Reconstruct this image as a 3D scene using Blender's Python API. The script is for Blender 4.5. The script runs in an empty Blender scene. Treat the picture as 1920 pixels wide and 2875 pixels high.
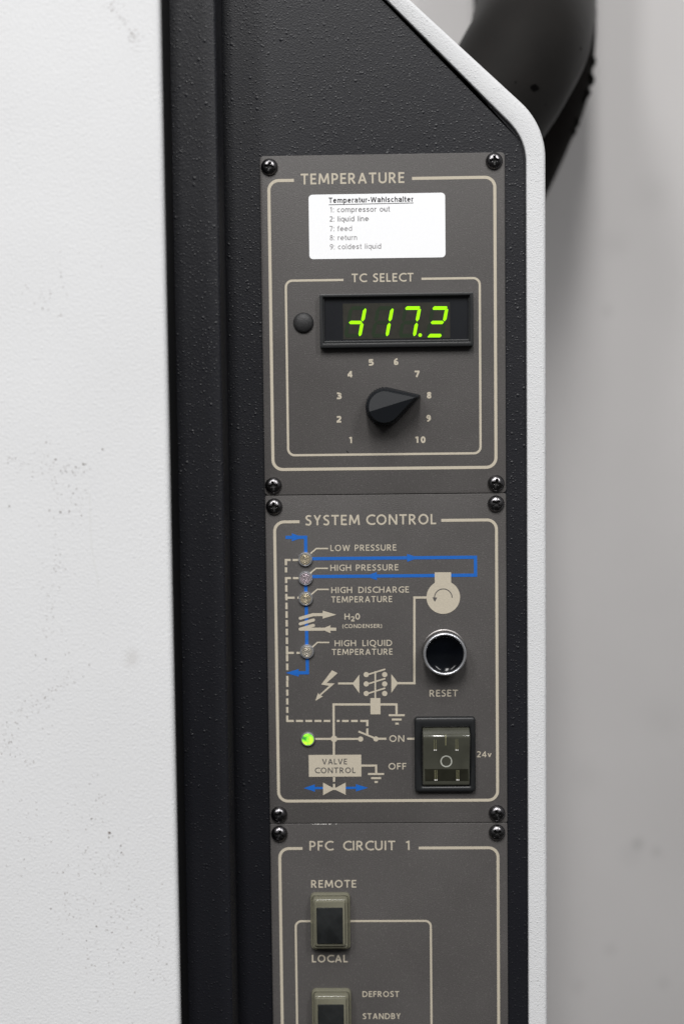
import bpy, bmesh, math, random
import numpy as np
from mathutils import Vector

# ------------------------------------------------------------------ camera, world, lamps, exposure
scene = bpy.context.scene
COL = scene.collection
PX_W, PX_H = 1920, 2875
CAM_D = 632.178                               # mm from the camera to the front of the control plates
CAM_R = (-0.0682309, 0.0116753, 0.0249626)
FOC = 50 / 24 * PX_W

cam = bpy.data.cameras.new("camera")
cam_o = bpy.data.objects.new("camera", cam)
COL.objects.link(cam_o)
cam.sensor_fit = 'HORIZONTAL'
cam.sensor_width = 24
cam.lens = 50
cam.clip_start, cam.clip_end = 0.01, 50
cam.dof.use_dof = True
cam.dof.focus_distance = 0.630
cam.dof.aperture_fstop = 4.0
cam_o.location = (0, -CAM_D / 1000, 0)
cam_o.rotation_euler = (math.pi / 2 + CAM_R[0], CAM_R[1], CAM_R[2])
scene.camera = cam_o

world = bpy.data.worlds.new("World")
scene.world = world
world.use_nodes = True
wn = world.node_tree.nodes
wl = world.node_tree.links
bg = wn['Background']
tc = wn.new('ShaderNodeTexCoord')
sx = wn.new('ShaderNodeSeparateXYZ')
mr = wn.new('ShaderNodeMapRange')
rp = wn.new('ShaderNodeValToRGB')
mr.inputs[1].default_value, mr.inputs[2].default_value = -1, 1
wl.new(tc.outputs['Generated'], sx.inputs[0])
wl.new(sx.outputs[2], mr.inputs[0])
wl.new(mr.outputs[0], rp.inputs[0])
wl.new(rp.outputs[0], bg.inputs[0])
e = rp.color_ramp.elements                    # a grey floor, pale walls, a white ceiling
e[0].position, e[0].color = 0.0, (.05, .049, .047, 1)
e[1].position, e[1].color = 1.0, (.55, .56, .58, 1)
for pos, c_ in ((.39, (.055, .054, .052, 1)), (.50, (.26, .26, .262, 1)), (.62, (.30, .30, .305, 1))):
    k = e.new(pos)
    k.color = c_
bg.inputs[1].default_value = 0.46


def lamp(name, loc, size, power, col, aim=None):
    l = bpy.data.lights.new(name, 'AREA')
    l.shape = 'RECTANGLE'
    l.size, l.size_y = size
    l.energy = power
    l.color = col
    o = bpy.data.objects.new(name, l)
    COL.objects.link(o)
    o.location = loc
    d = Vector(aim or (loc[0], loc[1], -1)) - Vector(loc)
    o.rotation_euler = d.to_track_quat('-Z', 'Y').to_euler()
    return o


lamp("ceiling_lamp", (-.15, -2.0, 2.05), (.40, 1.5), 62, (1, .985, .965), (-.05, -.2, -.1))
lamp("ceiling_lamp", (-1.35, -2.4, 2.05), (.40, 1.5), 36, (1, .99, .98), (0, -.2, -.1))
lamp("ceiling_lamp", (1.45, -2.4, 2.05), (.40, 1.5), 42, (1, .99, .98), (0, -.2, -.1))

scene.view_settings.view_transform = 'Standard'
scene.view_settings.look = 'None'
scene.view_settings.gamma = 1
scene.view_settings.exposure = 0.0
scene.cycles.use_denoising = True
scene.cycles.max_bounces = 8

# ------------------------------------------------------------------ where a point of the picture lies on a plane (mm)
def _rot():
    cx, s_x, cy, sy, cz, sz = (f(a) for a in (math.pi / 2 + CAM_R[0], CAM_R[1], CAM_R[2]) for f in (math.cos, math.sin))
    X = np.array([[1, 0, 0], [0, cx, -s_x], [0, s_x, cx]])
    Y = np.array([[cy, 0, sy], [0, 1, 0], [-sy, 0, cy]])
    Z = np.array([[cz, -sz, 0], [sz, cz, 0], [0, 0, 1]])
    return Z @ Y @ X


ROT = _rot()


def P(px, py, Y=0.0):
    w = ROT @ np.array([(px - PX_W / 2) / FOC, -(py - PX_H / 2) / FOC, -1.0])
    t = (CAM_D + Y) / w[1]
    return (float(w[0] * t), float(w[2] * t))


def crop(x0, y0, s):
    return lambda x, y, Y=0.0: P(x0 + x * s, y0 + y * s, Y)


# ------------------------------------------------------------------ materials
def nodes_of(name):
    m = bpy.data.materials.new(name)
    m.use_nodes = True
    return m, m.node_tree.nodes, m.node_tree.links, m.node_tree.nodes['Principled BSDF']


def setp(b, col, rough=.5, metal=0, spec=.5, **kw):
    b.inputs['Base Color'].default_value = (*col, 1)
    b.inputs['Roughness'].default_value = rough
    b.inputs['Metallic'].default_value = metal
    b.inputs['Specular IOR Level'].default_value = spec
    for k_, v in kw.items():
        b.inputs[k_.replace('_', ' ')].default_value = v


def plain(name, col, rough=.5, metal=0, spec=.5, grain=0.0, gscale=900, bump=0.0, **kw):
    m, n, l, b = nodes_of(name)
    setp(b, col, rough, metal, spec, **kw)
    t = n.new('ShaderNodeTexCoord')
    z = n.new('ShaderNodeTexNoise')
    z.inputs['Scale'].default_value = gscale
    z.inputs['Detail'].default_value = 3
    l.new(t.outputs['Object'], z.inputs['Vector'])
    if grain:
        r = n.new('ShaderNodeMapRange')
        r.inputs[1].default_value, r.inputs[2].default_value = .3, .7
        r.inputs[3].default_value, r.inputs[4].default_value = 1 - grain, 1 + grain
        l.new(z.outputs['Fac'], r.inputs[0])
        x = n.new('ShaderNodeVectorMath')
        x.operation = 'SCALE'
        x.inputs[0].default_value = col
        l.new(r.outputs[0], x.inputs['Scale'])
        l.new(x.outputs[0], b.inputs['Base Color'])
    if bump:
        u = n.new('ShaderNodeBump')
        u.inputs['Strength'].default_value = 1
        u.inputs['Distance'].default_value = bump
        l.new(z.outputs['Fac'], u.inputs['Height'])
        l.new(u.outputs[0], b.inputs['Normal'])
    return m


def spatter(name, col, rough, spec, cells=((1.5, .5, .0002, .2),), fine=.00004, fine_mm=.7, stains=0.0, haze=0.0):
    """powder paint: fine orange peel plus raised droplets of several sizes, all as relief.
    cells: (mm between droplets, largest radius as a share of that, height in m, share left out)"""
    m, n, l, b = nodes_of(name)
    setp(b, col, rough, 0, spec)
    t = n.new('ShaderNodeTexCoord')
    z = n.new('ShaderNodeTexNoise')
    z.inputs['Scale'].default_value = 1000 / fine_mm
    z.inputs['Detail'].default_value = 3
    l.new(t.outputs['Object'], z.inputs['Vector'])
    b2 = n.new('ShaderNodeBump'); b2.inputs['Distance'].default_value = fine
    l.new(z.outputs['Fac'], b2.inputs['Height'])
    cur = b2.outputs[0]
    for cell, drop, drop_h, keep in cells:
        v = n.new('ShaderNodeTexVoronoi')
        v.inputs['Scale'].default_value = 1000 / cell
        l.new(t.outputs['Object'], v.inputs['Vector'])
        s = n.new('ShaderNodeSeparateColor')
        l.new(v.outputs['Color'], s.inputs[0])
        size = n.new('ShaderNodeMapRange')                      # each droplet its own size, many left out
        size.inputs[1].default_value, size.inputs[2].default_value = keep, 1
        size.inputs[3].default_value, size.inputs[4].default_value = .001, drop
        l.new(s.outputs[0], size.inputs[0])
        q = n.new('ShaderNodeMath'); q.operation = 'DIVIDE'; q.use_clamp = True
        l.new(v.outputs['Distance'], q.inputs[0]); l.new(size.outputs[0], q.inputs[1])
        inv = n.new('ShaderNodeMath'); inv.operation = 'SUBTRACT'; inv.inputs[0].default_value = 1
        l.new(q.outputs[0], inv.inputs[1])
        sm = n.new('ShaderNodeMapRange'); sm.interpolation_type = 'SMOOTHSTEP'
        l.new(inv.outputs[0], sm.inputs[0])
        hgt = n.new('ShaderNodeMath'); hgt.operation = 'MULTIPLY'
        l.new(sm.outputs[0], hgt.inputs[0]); l.new(size.outputs[0], hgt.inputs[1])
        b1 = n.new('ShaderNodeBump'); b1.inputs['Distance'].default_value = drop_h / drop
        l.new(hgt.outputs[0], b1.inputs['Height'])
        l.new(cur, b1.inputs['Normal'])
        cur = b1.outputs[0]
    l.new(cur, b.inputs['Normal'])
    # unevenness of the paint's own colour and gloss: rubbed and greasy areas
    z2 = n.new('ShaderNodeTexNoise')
    z2.inputs['Scale'].default_value = 14
    z2.inputs['Detail'].default_value = 6
    l.new(t.outputs['Object'], z2.inputs['Vector'])
    q = n.new('ShaderNodeMapRange')
    q.inputs[1].default_value, q.inputs[2].default_value = .35, .65
    q.inputs[3].default_value, q.inputs[4].default_value = 1 - stains, 1
    l.new(z2.outputs['Fac'], q.inputs[0])
    x = n.new('ShaderNodeVectorMath'); x.operation = 'SCALE'
    x.inputs[0].default_value = col
    l.new(q.outputs[0], x.inputs['Scale'])
    l.new(x.outputs[0], b.inputs['Base Color'])
    g = n.new('ShaderNodeMapRange')
    g.inputs[1].default_value, g.inputs[2].default_value = .35, .65
    g.inputs[3].default_value, g.inputs[4].default_value = rough - haze, rough + haze
    l.new(z2.outputs['Fac'], g.inputs[0])
    l.new(g.outputs[0], b.inputs['Roughness'])
    return m


M_DARK = spatter('dark_textured_paint', (.0082, .0086, .0118), .44, .38, ((1.2, .55, .00015, .10), (2.7, .34, .00026, .5)), fine=.00011, fine_mm=.8, haze=.03)
M_DARKWALL = spatter('dark_paint_side', (.006, .006, .006), .5, .35, ((1.5, .5, .0001, .3),))
M_WHITE = spatter('white_textured_paint', (.715, .722, .735), .6, .2, ((1.4, .5, .00008, .3),), fine=.00022, fine_mm=.95, stains=.035)
M_RIM = spatter('white_rim_paint', (.675, .682, .695), .6, .2, ((1.0, .55, .00014, .2),), fine=.00026, fine_mm=.62, stains=.03)
M_INK = plain('beige_ink', (.50, .45, .36), .6, grain=.07, gscale=1500)
M_BLUE = plain('blue_ink', (.006, .118, .48), .5, grain=.10, gscale=1500)
M_GREYINK = plain('grey_ink', (.085, .08, .078), .6, grain=.05)
M_SCREW = plain('black_screw_metal', (.17, .165, .17), .27, 1, .5, grain=.25, gscale=500)
M_RECESS_SHADE = plain('screw_recess_shade', (.006, .006, .006), .5, 0, .4)  # the slot's shade, put into the colour of its deep faces
M_CHROME = plain('chrome', (.82, .83, .85), .2, 1, grain=.05, gscale=300)
M_SATIN = plain('satin_metal_ring', (.62, .63, .66), .28, .8, grain=.04, gscale=300)
M_BARREL = plain('barrel_metal', (.20, .19, .185), .4, 1, grain=.05, gscale=300)
M_BLACK = plain('black_plastic', (.012, .013, .014), .42, 0, .5, bump=.00003, gscale=1800)
M_BLACKROUGH = plain('black_rough_plastic', (.020, .020, .021), .55, 0, .45, grain=.3, gscale=1300, bump=.00012)
M_KNOB = plain('knob_plastic', (.010, .0115, .014), .48, 0, .2, bump=.00001, gscale=1200)
M_GLOSSBLACK = plain('glossy_black_plastic', (.0022, .0028, .0042), .12, 0, .2, grain=.3, gscale=120)
M_FILTER = plain('display_filter', (.0105, .0115, .014), .30, 0, .4, grain=.2, gscale=60)
M_DIGITBED = plain('display_bed', (.028, .027, .021), .35, 0, .4, grain=.12, gscale=500)
M_GHOST = plain('unlit_segment', (.017, .030, .014), .35, 0, .4)
M_STICKER = plain('sticker_paper', (.93, .94, .96), .35, 0, .5, grain=.01, Coat_Weight=.3, Coat_Roughness=.35)
M_TITLE = plain('sticker_print_black', (.02, .018, .022), .6)
M_PRINT = plain('sticker_print_grey', (.20, .195, .20), .6, grain=.2, gscale=2500)
M_PRINT2 = plain('sticker_print_faded', (.30, .29, .30), .6, grain=.2, gscale=2500)
M_FOAM = plain('black_foam', (.006, .0052, .0046), .7, 0, .15, grain=.18, gscale=60, bump=.0003, Sheen_Weight=.06)
M_FOAM2 = plain('black_wrap_foam', (.005, .004, .0035), .8, 0, .08, grain=.25, gscale=80, bump=.0006)
M_NICK = plain('torn_foam_shade', (.0015, .0013, .0012), .95, 0, .05)
M_PIN = plain('olive_brass_pin', (.27, .26, .15), .35, 0)
M_MARK = plain('white_mark', (.55, .56, .50), .5)
M_CHIP = plain('bare_paint_chip', (.75, .73, .70), .6, grain=.2, gscale=3000)
M_SCRATCH = plain('rubbed_scratch', (.66, .665, .655), .6)
M_SPECK = plain('grey_dirt', (.30, .27, .25), .8)
M_SPECK2 = plain('brown_dirt', (.10, .07, .055), .8)


def faceplate_material():
    m, n, l, b = nodes_of('warm_grey_plate')
    col = (.079, .0742, .0722)
    setp(b, col, .45, 0, .28)
    t = n.new('ShaderNodeTexCoord')
    z = n.new('ShaderNodeTexNoise'); z.inputs['Scale'].default_value = 2200; z.inputs['Detail'].default_value = 2
    v = n.new('ShaderNodeTexVoronoi'); v.inputs['Scale'].default_value = 2600
    big = n.new('ShaderNodeTexNoise'); big.inputs['Scale'].default_value = 25; big.inputs['Detail'].default_value = 4
    for q in (z, v, big):
        l.new(t.outputs['Object'], q.inputs['Vector'])
    r = n.new('ShaderNodeMapRange')
    r.inputs[1].default_value, r.inputs[2].default_value = .25, .75
    r.inputs[3].default_value, r.inputs[4].default_value = .78, 1.22
    l.new(z.outputs['Fac'], r.inputs[0])
    s = n.new('ShaderNodeSeparateColor'); l.new(v.outputs['Color'], s.inputs[0])
    g = n.new('ShaderNodeMapRange')
    g.inputs[1].default_value, g.inputs[2].default_value = .93, 1.0
    g.inputs[3].default_value, g.inputs[4].default_value = 1.0, 1.35
    l.new(s.outputs[1], g.inputs[0])
    r3 = n.new('ShaderNodeMapRange')
    r3.inputs[1].default_value, r3.inputs[2].default_value = .3, .7
    r3.inputs[3].default_value, r3.inputs[4].default_value = .93, 1.07
    l.new(big.outputs['Fac'], r3.inputs[0])
    a = n.new('ShaderNodeMath'); a.operation = 'MULTIPLY'
    a2 = n.new('ShaderNodeMath'); a2.operation = 'MULTIPLY'
    l.new(r.outputs[0], a.inputs[0]); l.new(g.outputs[0], a.inputs[1])
    l.new(a.outputs[0], a2.inputs[0]); l.new(r3.outputs[0], a2.inputs[1])
    x = n.new('ShaderNodeVectorMath'); x.operation = 'SCALE'
    x.inputs[0].default_value = col
    l.new(a2.outputs[0], x.inputs['Scale']); l.new(x.outputs[0], b.inputs['Base Color'])
    rg = n.new('ShaderNodeMapRange'); rg.inputs[1].default_value, rg.inputs[2].default_value = .3, .7
    rg.inputs[3].default_value, rg.inputs[4].default_value = .38, .52
    l.new(big.outputs['Fac'], rg.inputs[0]); l.new(rg.outputs[0], b.inputs['Roughness'])
    u = n.new('ShaderNodeBump'); u.inputs['Distance'].default_value = .0001
    l.new(z.outputs['Fac'], u.inputs['Height']); l.new(u.outputs[0], b.inputs['Normal'])
    return m


M_PLATE = faceplate_material()


def clear_plastic(name, tint, rough, trans):
    m, n, l, b = nodes_of(name)
    setp(b, tint, rough, 0, .5)
    b.inputs['Transmission Weight'].default_value = trans
    b.inputs['IOR'].default_value = 1.45
    t = n.new('ShaderNodeTexCoord')
    z = n.new('ShaderNodeTexNoise'); z.inputs['Scale'].default_value = 300
    l.new(t.outputs['Object'], z.inputs['Vector'])
    r = n.new('ShaderNodeMapRange')
    r.inputs[3].default_value, r.inputs[4].default_value = rough * .7, rough * 1.4
    l.new(z.outputs['Fac'], r.inputs[0]); l.new(r.outputs[0], b.inputs['Roughness'])
    return m


M_HOOD = clear_plastic('yellowed_clear_plastic', (.33, .32, .24), .2, .55)
M_ROCKER = plain('smoky_plastic', (.072, .073, .057), .14, 0, .55, grain=.15, gscale=120, Coat_Weight=.8, Coat_Roughness=.08)
M_ROCKERDARK = plain('smoky_plastic_dark', (.024, .024, .017), .16, 0, .55, grain=.3, gscale=120)


def lens_material(name, col):
    m, n, l, b = nodes_of(name)
    setp(b, col, .16, .85)
    b.inputs['Coat Weight'].default_value = .6
    b.inputs['Coat Roughness'].default_value = .05
    t = n.new('ShaderNodeTexCoord')
    z = n.new('ShaderNodeTexNoise'); z.inputs['Scale'].default_value = 600
    l.new(t.outputs['Object'], z.inputs['Vector'])
    r = n.new('ShaderNodeMapRange')
    r.inputs[3].default_value, r.inputs[4].default_value = .10, .32
    l.new(z.outputs['Fac'], r.inputs[0]); l.new(r.outputs[0], b.inputs['Roughness'])
    return m


M_LENS = lens_material('clear_lens', (.84, .81, .75))
M_LENSWARM = lens_material('clear_lens_warm', (.84, .79, .68))
M_LENSPINK = lens_material('clear_lens_pinkish', (.84, .78, .81))


def glow(name, col, strength):
    m, n, l, b = nodes_of(name)
    setp(b, (col[0] * .3, col[1] * .3, col[2] * .3), .3)
    b.inputs['Emission Color'].default_value = (*col, 1)
    b.inputs['Emission Strength'].default_value = strength
    return m


M_LIT = glow('lit_segment_green', (.38, 1.0, .0), .92)


def green_lamp():
    m, n, l, b = nodes_of('lit_green_lens')
    setp(b, (.10, .22, .12), .12, .2)
    t = n.new('ShaderNodeTexCoord')
    z = n.new('ShaderNodeTexNoise'); z.inputs['Scale'].default_value = 330; z.inputs['Detail'].default_value = 1
    l.new(t.outputs['Object'], z.inputs['Vector'])
    r = n.new('ShaderNodeValToRGB')
    r.color_ramp.elements[0].position, r.color_ramp.elements[0].color = .36, (.02, .22, .01, 1)
    r.color_ramp.elements[1].position, r.color_ramp.elements[1].color = .62, (.62, 1, .02, 1)
    k_ = r.color_ramp.elements.new(.48); k_.color = (.25, .9, .0, 1)
    l.new(z.outputs['Fac'], r.inputs[0]); l.new(r.outputs[0], b.inputs['Emission Color'])
    b.inputs['Emission Strength'].default_value = .95
    return m


M_GREEN = green_lamp()


def add_smudge(m, spots):
    n, l = m.node_tree.nodes, m.node_tree.links
    b = n['Principled BSDF']
    src = b.inputs['Base Color'].links[0].from_socket
    t = n.new('ShaderNodeTexCoord')
    z = n.new('ShaderNodeTexNoise'); z.inputs['Scale'].default_value = 420; z.inputs['Detail'].default_value = 3
    l.new(t.outputs['Object'], z.inputs['Vector'])
    for (c, rad, dk) in spots:
        d = n.new('ShaderNodeVectorMath'); d.operation = 'DISTANCE'; d.inputs[1].default_value = c
        l.new(t.outputs['Object'], d.inputs[0])
        g = n.new('ShaderNodeMapRange'); g.interpolation_type = 'SMOOTHSTEP'
        g.inputs[1].default_value, g.inputs[2].default_value = rad, 0
        g.inputs[3].default_value, g.inputs[4].default_value = 0, dk * 2
        l.new(d.outputs['Value'], g.inputs[0])
        f = n.new('ShaderNodeMath'); f.operation = 'MULTIPLY'
        l.new(g.outputs[0], f.inputs[0]); l.new(z.outputs['Fac'], f.inputs[1])
        x = n.new('ShaderNodeMix'); x.data_type = 'RGBA'
        x.inputs[7].default_value = (.33, .30, .26, 1)
        l.new(f.outputs[0], x.inputs[0]); l.new(src, x.inputs[6])
        src = x.outputs[2]
        l.new(src, b.inputs['Base Color'])


add_smudge(M_WHITE, [((P(371, 1842, -60)[0] / 1000, -.060, P(371, 1842, -60)[1] / 1000), .0050, .17), ((P(365, 1862, -60)[0] / 1000, -.060, P(365, 1862, -60)[1] / 1000), .0042, .10)])


def wall_material():
    m, n, l, b = nodes_of('pale_wall_paint')
    setp(b, (.50, .488, .486), .7, 0, .3)
    t = n.new('ShaderNodeTexCoord')
    z = n.new('ShaderNodeTexNoise'); z.inputs['Scale'].default_value = 9; z.inputs['Detail'].default_value = 6
    l.new(t.outputs['Object'], z.inputs['Vector'])
    r = n.new('ShaderNodeMapRange')
    r.inputs[1].default_value, r.inputs[2].default_value = .3, .7
    r.inputs[3].default_value, r.inputs[4].default_value = .96, 1.02
    l.new(z.outputs['Fac'], r.inputs[0])
    cur = r.outputs[0]
    spots = [(1790, 2370, 5, .16), (1843, 2393, 4, .11), (1713, 2667, 5, .08), (1863, 2762, 5, .08), (1725, 685, 10, .05),
             (1705, 872, 5, .07), (1620, 2770, 6, .06), (1770, 2400, 8, .05), (1830, 545, 14, .05), (1640, 2180, 12, .04), (1860, 2020, 14, .04)]
    for (px, py, rad, dk) in spots:
        X, Z = P(px, py, 260)
        d = n.new('ShaderNodeVectorMath'); d.operation = 'DISTANCE'
        d.inputs[1].default_value = (X / 1000, .260, Z / 1000)
        l.new(t.outputs['Object'], d.inputs[0])
        g = n.new('ShaderNodeMapRange'); g.interpolation_type = 'SMOOTHSTEP'
        g.inputs[1].default_value, g.inputs[2].default_value = 0, rad / 1000 * 1.4
        g.inputs[3].default_value, g.inputs[4].default_value = 1 - dk, 1
        l.new(d.outputs['Value'], g.inputs[0])
        mu = n.new('ShaderNodeMath'); mu.operation = 'MULTIPLY'
        l.new(cur, mu.inputs[0]); l.new(g.outputs[0], mu.inputs[1])
        cur = mu.outputs[0]
    x = n.new('ShaderNodeVectorMath'); x.operation = 'SCALE'
    x.inputs[0].default_value = (.50, .488, .486)
    l.new(cur, x.inputs['Scale']); l.new(x.outputs[0], b.inputs['Base Color'])
    return m


M_WALL = wall_material()

# ------------------------------------------------------------------ mesh helpers (all lengths in mm; -Y is towards the viewer)
class MB:
    def __init__(s):
        s.v, s.f = [], []

    def add(s, verts, faces):
        o = len(s.v)
        s.v += list(verts)
        s.f += [tuple(i + o for i in f) for f in faces]

    def build(s, name, mat, parent=None, smooth=False, base=(0, 0, 0), kind=None):
        me = bpy.data.meshes.new(name)
        me.from_pydata([((x - base[0]) / 1000, (y - base[1]) / 1000, (z - base[2]) / 1000) for x, y, z in s.v], [], s.f)
        bm = bmesh.new(); bm.from_mesh(me)
        bmesh.ops.recalc_face_normals(bm, faces=bm.faces)
        bm.to_mesh(me); bm.free()
        me.materials.append(mat)
        if smooth:
            for p in me.polygons:
                p.use_smooth = True
            if smooth != 'all':
                me.set_sharp_from_angle(angle=math.radians(smooth if isinstance(smooth, (int, float)) and smooth > 1 else 40))
        o = bpy.data.objects.new(name, me)
        COL.objects.link(o)
        if parent:
            o.parent = parent
        if kind:
            o['kind'] = kind
        return o

    def flat(s, name, mat, parent=None):
        """printed layer: normals kept facing the viewer"""
        me = bpy.data.meshes.new(name)
        me.from_pydata([(x / 1000, y / 1000, z / 1000) for x, y, z in s.v], [], s.f)
        bm = bmesh.new(); bm.from_mesh(me); bm.normal_update()
        bmesh.ops.reverse_faces(bm, faces=[f for f in bm.faces if f.normal.y > 0])
        bm.to_mesh(me); bm.free()
        me.materials.append(mat)
        o = bpy.data.objects.new(name, me)
        COL.objects.link(o)
        if parent:
            o.parent = parent
        return o


def empty(name, loc, label, cat, group=None):
    o = bpy.data.objects.new(name, None)
    COL.objects.link(o)
    o.empty_display_size = .01
    o.location = [c / 1000 for c in loc]
    o['label'] = label
    o['category'] = cat
    if group:
        o['group'] = group
    bpy.context.view_layer.update()
    return o


def adopt(root):
    """parts are modelled in place: take the root's offset out of their matrices"""
    for c in root.children:
        c.location = c.location - root.location


def rrect(x0, z0, x1, z1, r, n=6):
    pts = []
    for cx, cz, a0 in ((x1 - r, z1 - r, 0), (x0 + r, z1 - r, 90), (x0 + r, z0 + r, 180), (x1 - r, z0 + r, 270)):
        for i in range(n + 1):
            a = math.radians(a0 + 90 * i / n)
            pts.append((cx + r * math.cos(a), cz + r * math.sin(a)))
    return pts


def circle(cx, cz, r, n=40, a0=0, a1=360):
    m = n if a1 - a0 >= 360 else n + 1
    return [(cx + r * math.cos(math.radians(a0 + (a1 - a0) * i / n)), cz + r * math.sin(math.radians(a0 + (a1 - a0) * i / n))) for i in range(m)]


def area2(p):
    return sum(p[i][0] * p[(i + 1) % len(p)][1] - p[(i + 1) % len(p)][0] * p[i][1] for i in range(len(p)))


def inset(p, d):
    if area2(p) < 0:
        p = p[::-1]
    n = len(p); out = []
    for i in range(n):
        a, b, c = Vector(p[i - 1]), Vector(p[i]), Vector(p[(i + 1) % n])
        u, v = (b - a), (c - b)
        if u.length < 1e-9: u = v.copy()
        if v.length < 1e-9: v = u.copy()
        u.normalize(); v.normalize()
        n1, n2 = Vector((-u.y, u.x)), Vector((-v.y, v.x))
        m = n1 + n2
        k_ = m.length_squared
        m = m * (2 * d / k_) if k_ > .2 else n1 * d
        out.append((b.x + m.x, b.y + m.y))
    return out


def loft(mb, rings, cap0=True, cap1=True):
    """rings: list of (outline, Y or list of Y); equal point counts"""
    n = len(rings[0][0]); V = []; F = []
    for o, y in rings:
        for i, (a, b) in enumerate(o):
            V.append((a, y[i] if isinstance(y, (list, tuple)) else y, b))
    for r in range(len(rings) - 1):
        for i in range(n):
            j = (i + 1) % n
            F.append((r * n + i, r * n + j, (r + 1) * n + j, (r + 1) * n + i))
    if cap0: F.append(tuple(range(n)))
    if cap1: F.append(tuple(range((len(rings) - 1) * n, len(rings) * n)))
    mb.add(V, F)


def slab(mb, outline, yb, yf, bev=.3, seg=2):
    if area2(outline) < 0: outline = outline[::-1]
    rings = [(outline, yb), (outline, yf + bev)]
    for i in range(1, seg + 1):
        a = math.pi / 2 * i / seg
        rings.append((inset(outline, bev * (1 - math.cos(a))), yf + bev * (1 - math.sin(a))))
    loft(mb, rings)


def lathe(mb, cx, cz, prof, n=48, close=True):
    """prof: (radius, Y) from the outside back to the centre front"""
    V, F = [], []
    for r, y in prof:
        for i in range(n):
            a = 2 * math.pi * i / n
            V.append((cx + r * math.cos(a), y, cz + r * math.sin(a)))
    for k_ in range(len(prof) - 1):
        for i in range(n):
            j = (i + 1) % n
            F.append((k_ * n + i, k_ * n + j, (k_ + 1) * n + j, (k_ + 1) * n + i))
    if close:
        F.append(tuple((len(prof) - 1) * n + i for i in range(n)))
    mb.add(V, F)


def frame_ring(mb, outer, inner, yb, yf, bev=.25, y_in=None):
    """a rounded frame: outer wall, bevelled front, inner wall down to y_in"""
    y_in = yb if y_in is None else y_in
    if area2(outer) < 0: outer = outer[::-1]
    if area2(inner) < 0: inner = inner[::-1]
    rings = [(outer, yb), (outer, yf + bev), (inset(outer, bev * .3), yf + bev * .3), (inset(outer, bev), yf),
             (inset(inner, -bev), yf), (inset(inner, -bev * .3), yf + bev * .3), (inner, yf + bev), (inner, y_in)]
    loft(mb, rings, False, False)


INK_Y = -.06


class Ink:
    """flat print on the plate; every stroke lies a few microns above the one before"""
    count = 0

    def __init__(s, y=INK_Y):
        s.mb = MB(); s.y = y

    def _y(s):
        Ink.count += 1
        return s.y - .0015 * (Ink.count % 28)

    def poly(s, pts):
        y = s._y()
        s.mb.add([(a, y, b) for a, b in pts], [tuple(range(len(pts)))])

    def line(s, pts, w, caps=False):
        y = s._y(); n = len(pts); L, R = [], []
        for i in range(n):
            p = Vector(pts[i])
            d1 = (p - Vector(pts[i - 1])) if i else None
            d2 = (Vector(pts[i + 1]) - p) if i < n - 1 else None
            if d1 is not None and d1.length > 1e-9: d1 = d1.normalized()
            if d2 is not None and d2.length > 1e-9: d2 = d2.normalized()
            if d1 is None: d1 = d2
            if d2 is None: d2 = d1
            n1, n2 = Vector((-d1.y, d1.x)), Vector((-d2.y, d2.x))
            m = n1 + n2
            m = m * (w / m.length_squared) if m.length_squared > .5 else n1 * (w / 2)
            L.append((p.x + m.x, y, p.y + m.y)); R.append((p.x - m.x, y, p.y - m.y))
        s.mb.add(L + R, [(i, i + 1, n + i + 1, n + i) for i in range(n - 1)])
        if caps:
            for q in (pts[0], pts[-1]):
                s.poly(circle(q[0], q[1], w / 2, 16))

    def build(s, name, mat, parent):
        return s.mb.flat(name, mat, parent)


# ------------------------------------------------------------------ a plain humanist stroke alphabet for the printed words
def arc(cx, cy, rx, ry, a0, a1, n=12):
    return [(cx + rx * math.cos(math.radians(a0 + (a1 - a0) * i / n)), cy + ry * math.sin(math.radians(a0 + (a1 - a0) * i / n))) for i in range(n + 1)]


def spline(p, n=5):
    out = []
    q = [p[0]] + list(p) + [p[-1]]
    for i in range(1, len(q) - 2):
        for k_ in range(n):
            t = k_ / n
            out.append(tuple(.5 * ((2 * q[i][c]) + (-q[i - 1][c] + q[i + 1][c]) * t + (2 * q[i - 1][c] - 5 * q[i][c] + 4 * q[i + 1][c] - q[i + 2][c]) * t * t
                                   + (-q[i - 1][c] + 3 * q[i][c] - 3 * q[i + 1][c] + q[i + 2][c]) * t ** 3) for c in (0, 1)))
    out.append(p[-1])
    return out


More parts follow.
